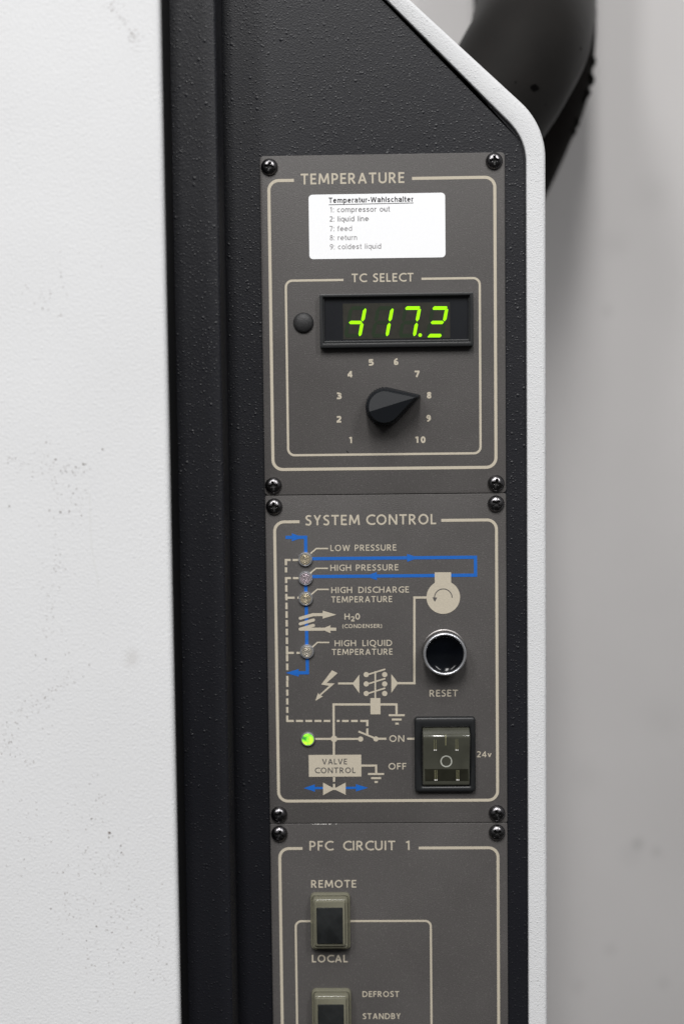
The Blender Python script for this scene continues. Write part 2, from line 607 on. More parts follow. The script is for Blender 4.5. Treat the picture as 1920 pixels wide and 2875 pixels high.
def glyph(c, w):
    h = w / 2; T = 1 - h
    if c == 'A': return .72, [[(h, 0), (.36, .985)], [(.36, .985), (.72 - h, 0)], [(.18, .31), (.54, .31)]]
    if c == 'B': return .56, [[(h, 0), (h, 1)], [(h, T), (.26, T)] + arc(.28, (T + .53) / 2, .17, (T - .53) / 2, 90, -90, 8) + [(h, .53)],
                              [(h, .53), (.28, .53)] + arc(.30, (h + .53) / 2, .26 - h, (.53 - h) / 2, 90, -90, 8) + [(h, h)]]
    if c == 'C': return .66, [arc(.48, .5, .48 - h, .5 - h + .01, 52, 308, 18)]
    if c == 'D': return .72, [[(h, 0), (h, 1)], [(h, T), (.26, T)] + arc(.28, .5, .44 - h, .5 - h, 90, -90, 14) + [(h, h)]]
    if c == 'E': return .48, [[(h, 0), (h, 1)], [(h, T), (.47, T)], [(h, .52), (.43, .52)], [(h, h), (.48, h)]]
    if c == 'F': return .46, [[(h, 0), (h, 1)], [(h, T), (.46, T)], [(h, .50), (.42, .50)]]
    if c == 'G': return .70, [arc(.48, .5, .48 - h, .5 - h + .01, 52, 300, 18) + [(.70 - h, .10)], [(.70 - h, .07), (.70 - h, .48)], [(.46, .46), (.70, .46)]]
    if c == 'H': return .68, [[(h, 0), (h, 1)], [(.68 - h, 0), (.68 - h, 1)], [(h, .52), (.68 - h, .52)]]
    if c == 'I': return w, [[(h, 0), (h, 1)]]
    if c == 'L': return .44, [[(h, 0), (h, 1)], [(h, h), (.44, h)]]
    if c == 'M': return .88, [[(h, 0), (.14, 1)], [(.15, .98), (.44, .16)], [(.44, .16), (.73, .98)], [(.74, 1), (.88 - h, 0)]]
    if c == 'N': return .70, [[(h, 0), (h, 1)], [(h + .01, .98), (.69 - h, .02)], [(.70 - h, 0), (.70 - h, 1)]]
    if c == 'O': return .82, [arc(.41, .5, .41 - h, .5 - h + .01, 0, 360, 26)]
    if c == 'Q': return .82, [arc(.41, .5, .41 - h, .5 - h + .01, 0, 360, 26), [(.44, .08), (.62, -.14), (.80, -.16)]]
    if c == 'P': return .54, [[(h, 0), (h, 1)], [(h, T), (.26, T)] + arc(.27, (T + .43) / 2, .27 - h, (T - .43) / 2, 90, -90, 10) + [(h, .43)]]
    if c == 'R': return .60, [[(h, 0), (h, 1)], [(h, T), (.25, T)] + arc(.26, (T + .47) / 2, .27 - h, (T - .47) / 2, 90, -90, 10) + [(h, .47)], [(.24, .47), (.60 - h, 0)]]
    if c == 'S': return .50, [spline([(.46, .86), (.34, T - .0), (.20, .915), (h, .76), (.17, .58), (.34, .46), (.50 - h, .27), (.34, .085), (.20, h), (.02, .12)])]
    if c == 'T': return .60, [[(.30, 0), (.30, 1)], [(0, T), (.60, T)]]
    if c == 'U': return .66, [[(h, 1), (h, .34)] + arc(.33, .33, .33 - h, .33 - h + .01, 180, 360, 12) + [(.66 - h, .34), (.66 - h, 1)]]
    if c == 'V': return .68, [[(h * .8, 1), (.34, .015)], [(.34, .015), (.68 - h * .8, 1)]]
    if c == 'W': return 1.0, [[(h, 1), (.27, .015)], [(.27, .015), (.50, .96)], [(.50, .96), (.73, .015)], [(.73, .015), (1 - h, 1)]]
    if c == 'Y': return .62, [[(h, 1), (.31, .46)], [(.62 - h, 1), (.31, .46)], [(.31, 0), (.31, .50)]]
    if c == '0': return .54, [arc(.27, .5, .27 - h, .5 - h + .01, 0, 360, 24)]
    if c == '1': return .40, [[(.26, 0), (.26, 1)], [(.05, .80), (.26, .93)]]
    if c == '2': return .52, [spline([(.05, .85), (.20, T), (.37, .90), (.45, .74), (.38, .52), (.22, .28), (.07, h)]), [(.04, h), (.52, h)]]
    if c == '3': return .50, [spline([(.05, .90), (.22, T), (.41, .78), (.34, .60), (.16, .53)]), spline([(.16, .53), (.36, .47), (.44, .28), (.33, .10), (.18, h), (.03, .10)])]
    if c == '4': return .56, [[(.40, 0), (.40, 1)], [(.40, .95), (.05, .31)], [(0, .27), (.56, .27)]]
    if c == '5': return .50, [[(.10, T), (.46, T)], spline([(.12, .98), (.10, .56), (.28, .58), (.43, .42), (.41, .20), (.24, h), (.03, .10)])]
    if c == '6': return .54, [arc(.27, .30, .27 - h, .30 - h + .01, 0, 360, 20), spline([(h, .32), (.12, .66), (.28, .88), (.42, .97)])]
    if c == '7': return .50, [[(0, T), (.49, T)], [(.45, .94), (.18, 0)]]
    if c == '8': return .52, [arc(.26, .745, .21 - h * .7, .255 - h, 0, 360, 18), arc(.26, .27, .26 - h, .27 - h * .8, 0, 360, 20)]
    if c == '9': return .54, [arc(.27, .70, .27 - h, .30 - h + .01, 0, 360, 20), spline([(.54 - h, .68), (.42, .34), (.26, .12), (.12, .03)])]
    if c == 'v': return .48, [[(h * .8, .68), (.24, .02)], [(.24, .02), (.48 - h * .8, .68)]]
    X = .73
    o_ = arc(.29, X / 2, .29 - h, X / 2 - h + .01, 0, 360, 20)
    if c == 'o': return .58, [o_]
    if c == 'c': return .50, [arc(.29, X / 2, .29 - h, X / 2 - h, 48, 312, 14)]
    if c == 'e': return .58, [[(h, .385), (.58 - h, .385)] + arc(.29, X / 2, .29 - h, X / 2 - h, 4, 318, 18)]
    if c == 'a': return .56, [spline([(.05, .54), (.13, .65), (.28, X - h), (.43, .62), (.46, .48)]) + [(.46, .12), (.50, 0)], spline([(.46, .42), (.20, .37), (h, .20), (.20, h), (.38, .12), (.46, .24)])]
    if c == 'd': return .56, [o_, [(.56 - h, 0), (.56 - h, 1)]]
    if c == 'p': return .58, [o_, [(h, -.28), (h, X)]]
    if c == 'q': return .56, [o_, [(.56 - h, -.28), (.56 - h, X)]]
    if c == 'l': return w, [[(h, 0), (h, 1)]]
    if c == 'i': return w, [[(h, 0), (h, X)], [(h, .87), (h, 1)]]
    if c == 'n' or c == 'h': return .52, [[(h, 0), (h, X if c == 'n' else 1)], [(h, .45)] + arc(.27, .45, .25 - h, X - h - .45, 170, 0, 8) + [(.52 - h, 0)]]
    if c == 'm': return .84, [[(h, 0), (h, X)], [(h, .5)] + arc(.25, .48, .20 - h * .4, X - h - .48, 160, 0, 7) + [(.43, 0)], [(.43, .48)] + arc(.61, .48, .17, X - h - .48, 160, 0, 7) + [(.84 - h, 0)]]
    if c == 'u': return .52, [[(h, X), (h, .26)] + arc(.26, .26, .26 - h, .26 - h, 180, 355, 8), [(.52 - h, 0), (.52 - h, X)]]
    if c == 'r': return .33, [[(h, 0), (h, X)], spline([(h, .45), (.14, .62), (.33, X - h)])]
    if c == 's': return .48, [spline([(.43, .58), (.25, X - h), (h, .54), (.24, .39), (.48 - h, .20), (.25, h), (.03, .16)])]
    if c == 't': return .30, [[(.13, .95), (.13, .15), (.18, h), (.30, h * .8)], [(0, X - h), (.29, X - h)]]
    if c == 'f': return .32, [[(.14, 0), (.14, .84), (.20, T), (.33, T)], [(0, X - h), (.30, X - h)]]
    if c == ':': return w, [[(h, 0), (h, .15)], [(h, X - .15), (h, X)]]
    if c == '-': return .30, [[(0, .36), (.30, .36)]]
    if c == '(': return .22, [arc(.42, .42, .34, .68, 130, 230, 8)]
    if c == ')': return .22, [arc(-.20, .42, .34, .68, -50, 50, 8)]
    raise KeyError(c)


def write(ink, text, xa, xb, base, cap, w=.145, gap=.15, space=.42):
    """text between xa and xb (mm), its caps `cap` mm high on the line z=base"""
    x = 0; out = []
    for c in text:
        if c == ' ':
            x += space; continue
        a, st = glyph(c, w)
        out += [[(px + x, pz) for px, pz in s] for s in st]
        x += a + gap
    total = x - gap
    k_ = (xb - xa) / total
    for s in out:
        ink.line([(xa + px * k_, base + pz * cap) for px, pz in s], w * cap * (.5 + .5 * k_ / cap))


# ------------------------------------------------------------------ the wall behind
mb = MB()
mb.add([(-900, 260, -900), (900, 260, -900), (900, 260, 900), (-900, 260, 900), (-900, 300, -900), (900, 300, -900), (900, 300, 900), (-900, 300, 900)],
       [(0, 1, 2, 3), (4, 5, 6, 7), (0, 1, 5, 4), (2, 3, 7, 6), (1, 2, 6, 5), (0, 3, 7, 4)])
o = mb.build('wall', M_WALL)
o['kind'] = 'structure'

# ------------------------------------------------------------------ the cabinet: recessed dark front, white rim, dark post
PLATE_F = 1.5
RIM_F = -.8
inner_px = [(1088, 0), (1234.7, 146.7), (1328.6, 240.5), (1399, 311), (1434, 358), (1463.5, 405), (1474, 452), (1478, 505)]
outer_px = [(1155.5, 0), (1274.6, 108.5), (1375.5, 202.4), (1463.5, 287.5), (1498.7, 334), (1519, 375.5), (1531, 422), (1534.5, 487)]
xi = sum(P(a, b, RIM_F)[0] for a, b in ((1478.5, 800), (1481, 2000), (1485, 2800))) / 3
xo = sum(P(a, b, RIM_F)[0] for a, b in ((1534, 900), (1535, 2000), (1536.5, 2800))) / 3


def fillet(a, b, c, r, n=12):
    """rounded corner b between the legs a-b and b-c"""
    a, b, c = Vector(a), Vector(b), Vector(c)
    u, v = (a - b).normalized(), (c - b).normalized()
    ang = u.angle(v)
    d = r / math.tan(ang / 2)
    cen = b + (u + v).normalized() * (r / math.sin(ang / 2))
    s, e_ = b + u * d - cen, b + v * d - cen
    a0, a1 = math.atan2(s.y, s.x), math.atan2(e_.y, e_.x)
    while a1 - a0 > math.pi: a1 -= 2 * math.pi
    while a0 - a1 > math.pi: a1 += 2 * math.pi
    return [(cen.x + r * math.cos(a0 + (a1 - a0) * i / n), cen.y + r * math.sin(a0 + (a1 - a0) * i / n)) for i in range(n + 1)]


def edge_path(two, x_straight, r):
    """the slanted top edge through two points, the rounded corner and the upright"""
    (ax, az), (bx, bz) = (P(*q, RIM_F) for q in two)
    s = (bz - az) / (bx - ax)
    corner = (x_straight, az + s * (x_straight - ax))
    top = (ax - 90, az - s * 90)
    return [top] + fillet(top, corner, (x_straight, -400), r) + [(x_straight, -420)]


path_i = edge_path(((1088, 0), (1328.6, 240.5)), xi, 24)
path_o = edge_path(((1155.5, 0), (1375.5, 202.4)), xo, 33)

cab = empty('equipment_cabinet', (0, 130, -420), 'dark grey cabinet front with textured paint and a white rounded rim, carrying the control plates', 'cabinet')
# rim: a bent white band, rounded along both edges, running back as the cabinet's side
n_ = len(path_i)
rim = MB()


def band(a, b, t):
    return [(a[i][0] + (b[i][0] - a[i][0]) * t, a[i][1] + (b[i][1] - a[i][1]) * t) for i in range(len(a))]


prof = [(0, 6), (0, RIM_F + .5), (.02, RIM_F + .15), (.07, RIM_F), (.80, RIM_F), (.89, RIM_F + .25), (.96, RIM_F + .9), (.995, RIM_F + 2), (1, RIM_F + 3.5), (1, 255)]
V, F = [], []
for t, y in prof:
    V += [(a, y, b) for a, b in band(path_i, path_o, t)]
for r in range(len(prof) - 1):
    for i in range(n_ - 1):
        F.append((r * n_ + i, r * n_ + i + 1, (r + 1) * n_ + i + 1, (r + 1) * n_ + i))
rim.add(V, F)
rim.build('rim', M_RIM, cab, smooth=50)

# dark recessed front plate following the inside of the rim
POST_F = -30.0
xpr = sum(P(a, b, POST_F)[0] for a, b in ((616, 60), (625, 1500), (638, 2600))) / 3      # post, right edge
xpl = sum(P(a, b, POST_F)[0] for a, b in ((466, 60), (484, 1500), (502, 2600))) / 3 - 6  # runs in behind the door
pl = [(x + .6, z) for x, z in path_i]
pl = pl + [(xpr - 4, -420), (xpr - 4, pl[0][1])]
mb = MB()
slab(mb, pl, 8, PLATE_F, .1, 1)
mb.build('front_plate', M_DARK, cab)
# the post left of it stands proud, with a small fold along each edge
mb = MB()
V, F = [], []
prof2 = [(xpr - .2, PLATE_F - .3), (xpr, -14), (xpr + 1.0, -14.3), (xpr + 1.1, POST_F + 6), (xpr + .2, POST_F + .5), (xpr - .5, POST_F), (xpl + 6 + 2.2, POST_F), (xpl + 6 + 1.9, POST_F + .35), (xpl + 6 + 1.1, POST_F + .35), (xpl + 6 + .8, POST_F), (xpl, POST_F), (xpl, 8)]
for z in (-420, 260):
    V += [(x, y, z) for x, y in prof2]
m_ = len(prof2)
F = [(i, i + 1, m_ + i + 1, m_ + i) for i in range(m_ - 1)]
mb.add(V, F)
mb.build('front_post', M_DARK, cab, smooth=35)
# body behind
mb = MB()
slab(mb, [(-300, -420), (path_o[-1][0] - 2, -420)] + [(x - 2, z - 1) for x, z in path_o[::-1]] + [(-300, path_o[0][1])], 250, 8.5, .5, 1)
mb.build('cabinet_body', M_DARKWALL, cab)
adopt(cab)

# ------------------------------------------------------------------ the white door at the left, standing out in front of the post
DOOR_F = -60.0
xd = sum(P(a, b, DOOR_F)[0] for a, b in ((452, 0), (466, 900), (473, 1300), (486, 2000), (493, 2300), (507, 2875))) / 6
door = empty('cabinet_door', (-180, DOOR_F + 15, -420), 'white textured metal door at the left with scattered grey specks of dirt', 'door')
mb = MB()
V, F = [], []
R_ = 2.2
prof3 = [(xd - .3, DOOR_F + 3.4), (xd, DOOR_F + 3.0)] + [(xd - R_ + R_ * math.cos(math.radians(a)), DOOR_F + R_ - R_ * math.sin(math.radians(a))) for a in (0, 22, 45, 67, 90)] + [(-330, DOOR_F), (-330, DOOR_F + 3.4)]
m_ = len(prof3)
for z in (-420, 300):
    V += [(x, y, z) for x, y in prof3]
F = [(i, i + 1, m_ + i + 1, m_ + i) for i in range(m_ - 1)] + [(m_ - 1, 0, m_, 2 * m_ - 1), tuple(range(m_)), tuple(range(m_, 2 * m_))]
mb.add(V, F)
mb.build('front_skin', M_WHITE, door, smooth=30)
mb = MB()
slab(mb, [(-330, -420), (xd - .45, -420), (xd - .45, 300), (-330, 300)], POST_F - .6, DOOR_F + 3.35, .05, 1)
mb.build('edge_gasket', M_DARKWALL, door)
rnd = random.Random(7)


def speck(mb, px, py, r, st=1.0):
    X, Z = P(px, py, DOOR_F)
    a = rnd.uniform(0, 3.14)
    n2 = 7
    pts = []
    for i in range(n2):
        t = 2 * math.pi * i / n2
        q = r * rnd.uniform(.7, 1.2)
        u, v = q * math.cos(t) * st, q * math.sin(t)
        pts.append((X + u * math.cos(a) - v * math.sin(a), DOOR_F - .05, Z + u * math.sin(a) + v * math.cos(a)))
    mb.add(pts, [tuple(range(n2))])


pale, brown = MB(), MB()
# brown flecks that can be picked out, then looser scatter along the tracks seen on the door
for (x, y, r) in [(26, 1285, .32), (44, 1286, .28), (23, 1300, .3), (156, 1290, .45), (288, 1261, .42), (194, 1306, .25), (213, 1311, .4), (234, 1303, .45), (240, 1303, .35),
                  (171, 1321, .35), (187, 1325, .25), (203, 1322, .3), (236, 1325, .28), (211, 1334, .3), (253, 1317, .28), (205, 1385, .3), (173, 1388, .25), (26, 1421, .35),
                  (139, 1433, .4), (170, 1438, .42), (195, 1435, .35), (229, 1447, .3), (307, 2339, .6), (306, 2352, .35), (339, 2376, .4), (341, 2395, .35), (270, 2248, .3),
                  (257, 2300, .35), (241, 2389, .3), (177, 2451, .35), (143, 2553, .32), (271, 2602, .35), (397, 2613, .35), (100, 1840, .3), (129, 1851, .35), (251, 1867, .35), (128, 1958, .3)]:
    speck(brown, x, y, r * .8, rnd.uniform(1, 1.5))
tracks = [((130, 1230), (165, 1560), 26, 34), ((165, 1560), (120, 1700), 22, 34), ((140, 1690), (165, 1830), 24, 24), ((200, 1890), (105, 1990), 12, 34), ((20, 1300), (240, 1320), 14, 30),
          ((200, 1330), (230, 1440), 24, 22), ((270, 2200), (300, 2420), 40, 50), ((160, 2440), (360, 2430), 26, 36), ((150, 2560), (400, 2540), 40, 80), ((260, 2600), (300, 2720), 60, 60),
          ((430, 2600), (470, 2760), 14, 44), ((290, 2740), (340, 2860), 60, 26), ((60, 2000), (70, 2100), 34, 26), ((305, 0), (385, 110), 10, 60), ((380, 110), (385, 140), 10, 12), ((110, 810), (130, 900), 18, 24),
          ((90, 830), (240, 760), 40, 14), ((10, 2030), (40, 2130), 16, 26), ((40, 1990), (120, 1960), 14, 20), ((60, 2120), (80, 2150), 12, 8), ((0, 2230), (200, 2500), 60, 50)]
for a, b, sp, n3 in tracks:
    for i in range(n3):
        t = rnd.random()
        x = a[0] + (b[0] - a[0]) * t + rnd.gauss(0, sp)
        y = a[1] + (b[1] - a[1]) * t + rnd.gauss(0, sp)
        if x < 2 or x > 470: continue
        speck(pale if rnd.random() < .85 else brown, x, y, rnd.uniform(.09, .21), rnd.uniform(1, 2.0))
pale.flat('dirt_specks', M_SPECK, door)['kind'] = 'stuff'
brown.flat('dirt_flecks', M_SPECK2, door)['kind'] = 'stuff'
mb = MB()
sm = [P(a, b, DOOR_F) for a, b in ((253, 1385), (253, 1440), (255, 1500), (259, 1545), (267, 1590), (273, 1615), (277, 1650))]
for p, q in zip(sm, sm[1:]):
    mb.add([(p[0] - .11, DOOR_F - .04, p[1]), (p[0] + .11, DOOR_F - .04, p[1]), (q[0] + .13, DOOR_F - .04, q[1]), (q[0] - .13, DOOR_F - .04, q[1])], [(0, 1, 2, 3)])
mb.flat('scratch', M_SCRATCH, door)
adopt(door)

# ------------------------------------------------------------------ black insulated pipe and the wrapped one behind it
def tube(mb, pts, radii, n=40, wob=0, seed=1):
    rr = random.Random(seed)
    ph = [rr.uniform(0, 6.28) for _ in range(6)]
    V, F = [], []
    up = Vector((0, 1, 0))
    m = len(pts)
    for i, p in enumerate(pts):
        p = Vector(p)
        t = (Vector(pts[min(i + 1, m - 1)]) - Vector(pts[max(i - 1, 0)])).normalized()
        s = t.cross(up).normalized()
        u = s.cross(t).normalized()
        for k_ in range(n):
            a = 2 * math.pi * k_ / n
            r = radii[i] * (1 + wob * (math.sin(3 * a + ph[0] + i * .31) + .6 * math.sin(5 * a + ph[1] - i * .57)))
            q = p + s * (r * math.cos(a)) + u * (r * math.sin(a))
            V.append(tuple(q))
    for i in range(m - 1):
        for k_ in range(n):
            j = (k_ + 1) % n
            F.append((i * n + k_, i * n + j, (i + 1) * n + j, (i + 1) * n + k_))
    F += [tuple(range(n)), tuple(range((m - 1) * n, m * n))]
    mb.add(V, F)


PIPE_Y = 105


def pipe_pts(ctrl, n):
    """control points given as picture position and depth"""
    q = [(*P(a, b, y), y) for a, b, y in ctrl]
    xz = spline([(p[0], p[1]) for p in q], n)
    yy = spline([(p[2], 0) for p in q], n)
    return [(p[0], y[0], p[1]) for p, y in zip(xz, yy)]


pipe = empty('insulated_pipe', (95, PIPE_Y, 0), 'thick black foam covered pipe elbow, in front, bending behind the cabinet at the top right', 'pipe')
pts = pipe_pts([(1100, 590, 105), (1180, 512, 105), (1265, 428, 105), (1350, 335, 105), (1415, 245, 106), (1460, 165, 110), (1486, 108, 124), (1497, 66, 155), (1500, 44, 200)], 6)
mb = MB(); tube(mb, pts, [167 / (FOC / (CAM_D + y)) for _, y, _ in pts], 56, .005)
foam = mb.build('foam_cover', M_FOAM, pipe, smooth='all')
bpy.context.view_layer.update()
rr = random.Random(9)
for px, py, r in ((1500, 245, 2.2), (1630, 135, .9), (1447, 230, .5), (1530, 292, .4)):      # nicks in the foam: flat patches, the hollow's shade as near-black colour
    w = ROT @ np.array([(px - PX_W / 2) / FOC, -(py - PX_H / 2) / FOC, -1.0])
    ok, hit, nor, _ = foam.ray_cast(Vector((0, -CAM_D / 1000, 0)), Vector(w).normalized())
    if not ok: continue
    t1_ = nor.cross(Vector((0, 0, 1))).normalized(); t2_ = nor.cross(t1_)
    c = hit * 1000 + nor * .12
    mb = MB(); V = [tuple(c - nor * 1.0)]; m_ = 12
    for i in range(m_):
        a = 2 * math.pi * i / m_; q = r * rr.uniform(.85, 1.15)
        V.append(tuple(c + t1_ * (q * 1.2 * math.cos(a)) + t2_ * (q * .8 * math.sin(a))))
    mb.add(V[1:] , [tuple(range(m_))])
    mb.build('nick', M_NICK, pipe)
adopt(pipe)

HY = 205
hose = empty('wrapped_pipe', (110, HY, 0), 'darker tape wrapped pipe with ragged edge running straight down just behind the foam pipe elbow', 'pipe')
pts = pipe_pts([(1499, -420, HY), (1499, -200, HY), (1499, 0, HY), (1499, 140, HY), (1480, 250, HY), (1440, 345, HY), (1389, 463, HY), (1330, 590, HY)], 7)
mb = MB(); tube(mb, pts, [166 / (FOC / (CAM_D + HY))] * len(pts), 48, .006, 5)
mb.build('foam_cover', M_FOAM2, hose, smooth='all')
sc_ = FOC / (CAM_D + HY)
for px, py, ra, rb_, tilt in ((1659, 178, 11, 20, -8), (1656, 222, 10, 17, 15), (1642, 262, 13, 16, 35), (1636, 285, 8, 10, 40), (1611, 338, 12, 24, 15), (1600, 366, 14, 17, 40), (1588, 388, 10, 14, 30)):
    c = P(px, py, HY - 6)
    mb = MB(); V, F = [], []
    n1, n2 = 20, 9
    for i in range(n2 + 1):
        th = math.pi * i / n2
        for k_ in range(n1):
            a = 2 * math.pi * k_ / n1
            g_ = 1 + .16 * math.sin(3 * a + px) + .1 * math.sin(5 * a + py)
            u, v = ra / sc_ * math.sin(th) * math.cos(a) * g_, rb_ / sc_ * math.sin(th) * math.sin(a) * g_
            t = math.radians(tilt)
            V.append((c[0] + u * math.cos(t) + v * math.sin(t) * -1, HY - 6 - 9 * math.cos(th), c[1] + u * math.sin(t) + v * math.cos(t)))
    for i in range(n2):
        for k_ in range(n1):
            j = (k_ + 1) % n1
            F.append((i * n1 + k_, i * n1 + j, (i + 1) * n1 + j, (i + 1) * n1 + k_))
    mb.add(V, F)
    mb.build('tape_flap', M_FOAM2, hose, smooth='all')
adopt(hose)

# ------------------------------------------------------------------ screws
def screw_mesh():
    R, H = 3.75, 2.5
    n, m = 72, 30
    V, F = [], []

    def hgt(x, z):
        r = math.hypot(x, z)
        y = H * math.sqrt(max(0, 1 - (r / R) ** 2.4)) if r < R else 0
        d = 0
        for a, b in ((abs(x), abs(z)), (abs(z), abs(x))):     # a along the arm, b across it
            half = .56 - .06 * a
            along = max(0, min(1, (2.05 - a) / .30))
            across = max(0, min(1, (half - b) / .16 + .5))
            d = max(d, min(along, across) * (1.6 - .3 * a))
        core = max(0, min(1, (1.0 - r) / .25)) * 1.2
        return -(y - max(d, core))
    for i in range(m + 1):
        r = R * (i / m) ** .9 if i else 0.0
        if i == 0:
            V.append((0, hgt(0, 0), 0)); continue
        for k_ in range(n):
            a = 2 * math.pi * k_ / n
            V.append((r * math.cos(a), hgt(r * math.cos(a), r * math.sin(a)), r * math.sin(a)))
    for k_ in range(n):
        F.append((0, 1 + k_, 1 + (k_ + 1) % n))
    for i in range(1, m):
        for k_ in range(n):
            j = (k_ + 1) % n
            F.append((1 + (i - 1) * n + k_, 1 + (i - 1) * n + j, 1 + i * n + j, 1 + i * n + k_))
    mb = MB(); mb.add(V, F)
    o = mb.build('screw', M_SCREW, None, smooth=38)
    me = o.data
    me.materials.append(M_RECESS_SHADE)
    for p in me.polygons:
        x, y, z = (c * 1000 for c in p.center)
        r_ = math.hypot(x, z)
        top = 2.5 * math.sqrt(max(0, 1 - (r_ / 3.75) ** 2.4))
        if -y < top - .55:
            p.material_index = 1
    bpy.data.objects.remove(o)
    return me


SCREW = screw_mesh()


def screw(root, px, py, deg):
    o = bpy.data.objects.new('screw', SCREW)
    COL.objects.link(o)
    o.parent = root
    X, Z = P(px, py, -1.2)
    o.location = (X / 1000, 0, Z / 1000)
    o.rotation_euler = (0, math.radians(deg), 0)
    return o


# ------------------------------------------------------------------ the three plates
GX0 = sum(P(a, b)[0] for a, b in ((730.6, 466), (734.7, 798), (743.3, 1392), (757.9, 2314), (766.8, 2875))) / 5
GX1 = sum(P(a, b)[0] for a, b in ((1416.8, 502), (1419.4, 798), (1420.4, 1384), (1423, 2310), (1426.6, 2875))) / 5
ZT = (P(787, 436.7)[1] + P(1404, 425.5)[1]) / 2
Z12 = (P(743.3, 1391.7)[1] + P(1420.4, 1383.5)[1]) / 2
Z23 = (P(758, 2313.7)[1] + P(1423, 2310.5)[1]) / 2


def plate(root, z0, z1, r=1.6):
    mb = MB()
    slab(mb, rrect(GX0, z0, GX1, z1, r, 5), PLATE_F + .2, 0, .22, 3)
    return mb.build('faceplate', M_PLATE, root, smooth=40)


def border(ink, xl, xr, zt, zb, r, w, gaps, closed=True):
    """printed rounded outline with the top line open between gaps[0] and gaps[1]"""
    p = [(gaps[1], zt)] + arc(xr - r, zt - r, r, r, 90, 0, 8)
    if closed:
        p += arc(xr - r, zb + r, r, r, 0, -90, 8) + arc(xl + r, zb + r, r, r, 270, 180, 8) + arc(xl + r, zt - r, r, r, 180, 90, 8) + [(gaps[0], zt)]
        ink.line(p, w)
    else:
        ink.line(p + [(xr, zb)], w)
        ink.line([(xl, zb)] + arc(xl + r, zt - r, r, r, 180, 90, 8) + [(gaps[0], zt)], w)


def words(root, text, xa_px, xb_px, base_px, cap_px, w=.145, mat=None, name='lettering', y=INK_Y, gap=.15, space=.42):
    xa, z = P(xa_px, base_px)
    xb, z2 = P(xb_px, base_px)
    cap = cap_px / (FOC / CAM_D)
    ink = Ink(y)
    write(ink, text, xa, xb, (z + z2) / 2, cap, w, gap, space)
    return ink.build(name, mat or M_INK, root)


PXMM = FOC / CAM_D

# ---- 1: temperature
t1 = empty('temperature_control_plate', (0, 0, Z12), 'topmost grey control plate headed TEMPERATURE, with green number display and black pointer knob', 'control panel', 'grey control plates screwed to the cabinet')
plate(t1, Z12 + .12, ZT)
for s in ((755.7, 466.6, 12), (1387.7, 449.5, -4), (767, 1363.6, -6), (1392.8, 1357.3, 12)):
    screw(t1, *s)
ink = Ink()
border(ink, (P(756, 560)[0] + P(765, 1250)[0]) / 2, (P(1388.8, 560)[0] + P(1392, 1250)[0]) / 2, (P(800, 506)[1] + P(1280, 497.5)[1]) / 2, (P(800, 1317.5)[1] + P(1330, 1312.7)[1]) / 2,
       4.3, 8.4 / PXMM, (P(825, 505)[0], P(1156.6, 500)[0]))
ink.build('printed_border', M_INK, t1)
ink = Ink()
border(ink, (P(803, 880)[0] + P(808.6, 1200)[0]) / 2, (P(1347, 880)[0] + P(1348.5, 1200)[0]) / 2, (P(900, 786)[1] + P(1260, 781)[1]) / 2, (P(830, 1277.7)[1] + P(1330, 1272.7)[1]) / 2,
       2.9, 6.2 / PXMM, (P(964, 785)[0], P(1183, 783)[0]))
ink.build('printed_border', M_INK, t1)
words(t1, 'TEMPERATURE', 844.4, 1135.2, 514.8, 29.5, .155, space=.5)
words(t1, 'TC SELECT', 987.2, 1160.7, 790.5, 23.5, .15, space=.5)
z3 = crop(840, 1000, .3189)
for txt, cx, cy in (('5', 632, 53), ('6', 853, 48), ('4', 447, 157), ('7', 1037, 155), ('3', 350, 348), ('8', 1143, 342), ('2', 348, 555), ('9', 1138, 545), ('1', 453, 738), ('10', 1066, 735)):
    px, py = 840 + cx * .3189, 1000 + cy * .3189
    hw = 15.2 if txt == '10' else (4.6 if txt == '1' else 6.8)
    words(t1, txt, px - hw, px + hw, py + 8.8, 17.6, .22, name='numeral')

# sticker
zs = crop(700, 400, .5102)
cs = [zs(325, 288), zs(1077, 272), zs(1079, 629), zs(331, 643)]
sx0, sx1 = (cs[0][0] + cs[3][0]) / 2, (cs[1][0] + cs[2][0]) / 2
sz1, sz0 = (cs[0][1] + cs[1][1]) / 2, (cs[2][1] + cs[3][1]) / 2
mb = MB()
slab(mb, rrect(sx0, sz0, sx1, sz1, 1.7, 6), 0.05, -.14, .04, 1)
stk = mb.build('paper_label', M_STICKER, t1)


lines = [('Temperatur-Wahlschalter', 437, 902, 331, M_TITLE), ('1: compressor out', 443, 773, 383, M_PRINT), ('2: liquid line', 441, 656, 434, M_PRINT),
         ('7: feed', 442, 565, 487, M_PRINT2), ('8: return', 443, 593, 537, M_PRINT2), ('9: coldest liquid', 443, 725, 587, M_PRINT2)]
for txt, a, b, base, m in lines:
    (xa, z), (xb, _) = zs(a, base), zs(b, base)
    ink = Ink(-.17)
    write(ink, txt, xa, xb, z, 14.6 / PXMM, .165 if m is M_TITLE else .13, .12, .40)
    ink.build('lettering', m, stk)
ink = Ink(-.17)
ink.line([zs(437, 341), zs(902, 331)], .28)
ink.build('underline', M_TITLE, stk)

# hole plug
mb = MB()
X, Z = P(851.6, 905.2, -1)
lathe(mb, X, Z, [(4.5, .1), (4.5, -.35)] + [(4.45 * math.cos(math.radians(a)), -.4 - 1.9 * math.sin(math.radians(a))) for a in range(6, 90, 9)] + [(.05, -2.3)], 40)
mb.build('hole_plug', M_BLACKROUGH, t1, smooth=40)

